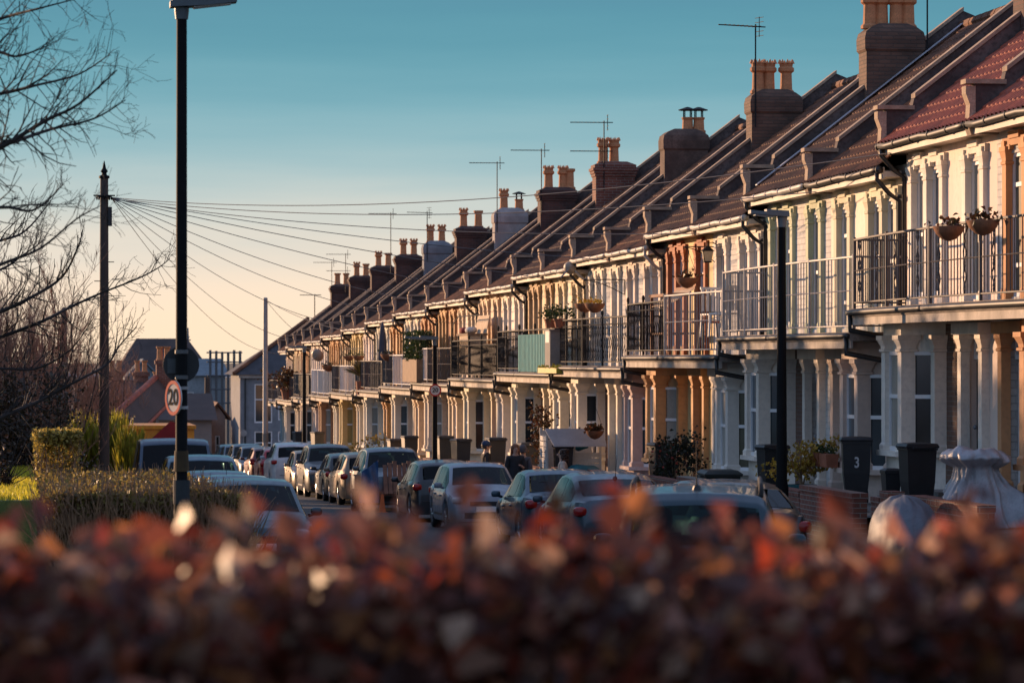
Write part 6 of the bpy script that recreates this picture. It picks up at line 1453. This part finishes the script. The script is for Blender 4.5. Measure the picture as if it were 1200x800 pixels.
def person(label, X, Y, rz, hgt, top_m, leg_m, hair_m, hair='long', hat=None, arms='down', z=.13, headturn=0):
    root = thing('person', label, 'person', (X, Y, G(Y)+z), rz, 'people standing on the pavement'); s = hgt/1.72; root.scale = (s, s, s)
    # facing -Y in local space
    V = [(0, 0, .95), (0, .0, 1.12), (0, .01, 1.32), (0, .02, 1.43), (0, .0, 1.50), (0, -.015, 1.56), (0, -.01, 1.63), (0, 0, 1.69),
         (.17, .01, 1.40), (-.17, .01, 1.40)]
    E = [(0, 1), (1, 2), (2, 3), (3, 4), (4, 5), (5, 6), (6, 7), (3, 8), (3, 9)]
    Rr = [(.15, .11), (.125, .095), (.15, .105), (.09, .07), .052, (.068, .082), (.078, .095), (.055, .065), .058, .058]
    for sx, a0 in ((1, 8), (-1, 9)):
        if arms == 'down' or (arms == 'phone' and sx < 0): el, wr, hd = (sx*.22, .03, 1.12), (sx*.215, -.06, .88), (sx*.21, -.09, .80)
        else: el, wr, hd = (sx*.23, -.02, 1.12), (sx*.12, -.24, 1.17), (sx*.06, -.28, 1.22)
        i = len(V); V += [el, wr, hd]; E += [(a0, i), (i, i+1), (i+1, i+2)]; Rr += [.044, .032, (.036, .022)]
    for sx in (1, -1):
        i = len(V); V += [(sx*.09, 0, .88), (sx*.10, -.01, .50), (sx*.105, .02, .10), (sx*.105, -.10, .045)]; E += [(0, i), (i, i+1), (i+1, i+2), (i+2, i+3)]; Rr += [.085, .058, .042, (.045, .03)]
    body = skin_obj('body', V, E, Rr, SKINM, root)
    b = MB(); q_ = Matrix.Rotation(0, 3, 'Z')
    b.ell((0, -.108, 1.605), (.014, .022, .028), 8, 6); nose = b
    for sx in (1, -1): b.ell((sx*.082, .005, 1.60), (.012, .025, .035), 8, 6)
    f = b.build('face', SKINM, body, smooth=True)
    b = MB()
    for sx in (1, -1): b.ell((sx*.032, -.098, 1.625), (.013, .008, .008), 8, 5)
    b.ell((0, -.098, 1.552), (.026, .008, .008), 8, 5); b.build('eyes_and_mouth', mat('eye_dark', (.06, .03, .03), .4), body, smooth=True)
    # five fingers on each hand
    for sx in (1, -1):
        hd = Vector(V[12 if sx > 0 else 15]); wr = Vector(V[11 if sx > 0 else 14]); d = (hd-wr).normalized(); sd = d.cross(Vector((sx, 0, .3))).normalized(); nn = d.cross(sd)
        b = MB()
        for i, (off, L) in enumerate(((-.026, .06), (-.009, .07), (.009, .068), (.025, .052))):
            p = hd+sd*off; b.tube([p, p+d*L*.5, p+d*L*.8+nn*.02, p+d*L*.9+nn*.035], [.010, .009, .008, .006], 6)
        p = wr.lerp(hd, .5)-sd*.03; b.tube([p, p-sd*.025+d*.03, p-sd*.03+d*.055], [.011, .010, .007], 6)
        b.build('fingers', SKINM, body, smooth=True)
    jv = V[:3]+[(0, .02, 1.43), (0, .01, 1.475)]+V[8:10]; je = [(0, 1), (1, 2), (2, 3), (3, 4), (3, 5), (3, 6)]; jr = [(.18, .135), (.16, .125), (.175, .13), (.115, .09), (.07, .07), .075, .075]
    for sx, a0, bi in ((1, 5, 10), (-1, 6, 13)):
        i = len(jv); jv += [V[bi], tuple(Vector(V[bi]).lerp(Vector(V[bi+1]), .9))]; je += [(a0, i), (i, i+1)]; jr += [.062, .05]
    jv.append((0, 0, .84)); je.append((0, len(jv)-1)); jr.append((.175, .13))
    skin_obj('jacket', jv, je, jr, top_m, root)
    tv = [(0, 0, .94)]; te = []; trr = [(.165, .12)]
    for sx in (1, -1):
        i = len(tv); tv += [(sx*.092, 0, .84), (sx*.10, -.01, .50), (sx*.105, .02, .09)]; te += [(0, i), (i, i+1), (i+1, i+2)]; trr += [.098, .075, .06]
    skin_obj('trousers', tv, te, trr, leg_m, root)
    b = MB()
    for sx in (1, -1): b.ell((sx*.105, -.05, .05), (.055, .14, .055), 10, 6, .7)
    b.build('shoes', BLACKPL, root, smooth=True)
    hb = MB(); hb.ell((0, .022, 1.645), (.098, .108, .10), 14, 10)
    qq = random.Random(int(X*100+Y))
    if hair == 'long':
        for i in range(26):
            a = math.pi*(-.10+1.20*i/25); x, y_ = .088*math.cos(a), .03+.085*math.sin(a)
            hb.tube([(x*.9, y_*.8, 1.69), (x*1.1, y_*1.1, 1.58), (x*1.15+qq.gauss(0, .012), y_*1.1-.02, 1.42), (x*1.1, y_-.02, 1.33)], [.022, .024, .022, .008], 5)
    elif hair == 'curly':
        for i in range(110):
            a = qq.uniform(-.35, math.pi+.35); t = qq.uniform(-.22, .09); rr_ = .092+qq.uniform(0, .035); hb.ell((rr_*math.cos(a), .02+rr_*math.sin(a), 1.64+t), (.026, .026, .024), 6, 4)
    elif hair == 'short':
        for i in range(14): a = math.pi*i/13; hb.ell((.085*math.cos(a), .03+.075*math.sin(a), 1.585), (.02, .02, .03), 6, 4)
    hb.build('hair', hair_m, root, smooth=True)
    if hat:
        b = MB(); b.ell((0, .012, 1.672), (.106, .118, .095), 16, 10); b.lathe([(.105, 1.63), (.112, 1.64), (.112, 1.675), (.105, 1.685)], (0, .01, 0), 18); b.build('beanie', hat, root, smooth=True)
    return root
NAVYC = mat('navy_wool', (.03, .055, .12), .95, .3, 20); BLKC = mat('black_coat_cloth', (.022, .023, .028), .9, .3, 10); JEAN = mat('dark_jeans', (.03, .04, .06), .9, .3, 10); CREAMC = mat('cream_knit', (.55, .48, .40), .9, .2, 20)
GREYC = mat('grey_hood_cloth', (.11, .10, .11), .9, .3, 10); AUB = mat('auburn_hair', (.20, .075, .03), .6, .4, 30); BRN = mat('dark_brown_hair', (.05, .028, .02), .6, .4, 30)
person('man in a navy beanie and dark jacket seen from the side', 11.75, yat(570, 11.75), R(95), 1.74, BLKC, JEAN, BRN, 'short', NAVYC)
person('woman with long auburn hair in a black coat facing the camera', 11.7, yat(604, 11.7), R(8), 1.70, BLKC, JEAN, AUB, 'long', None, 'phone')
person('person in a grey hooded coat half behind the auburn haired woman', 11.95, yat(617, 11.95)+.6, R(150), 1.66, GREYC, JEAN, GREYC, 'short', GREYC)
person('woman with dark curly hair in a cream jumper', 11.75, yat(651, 11.6), R(-100), 1.62, CREAMC, JEAN, BRN, 'curly')
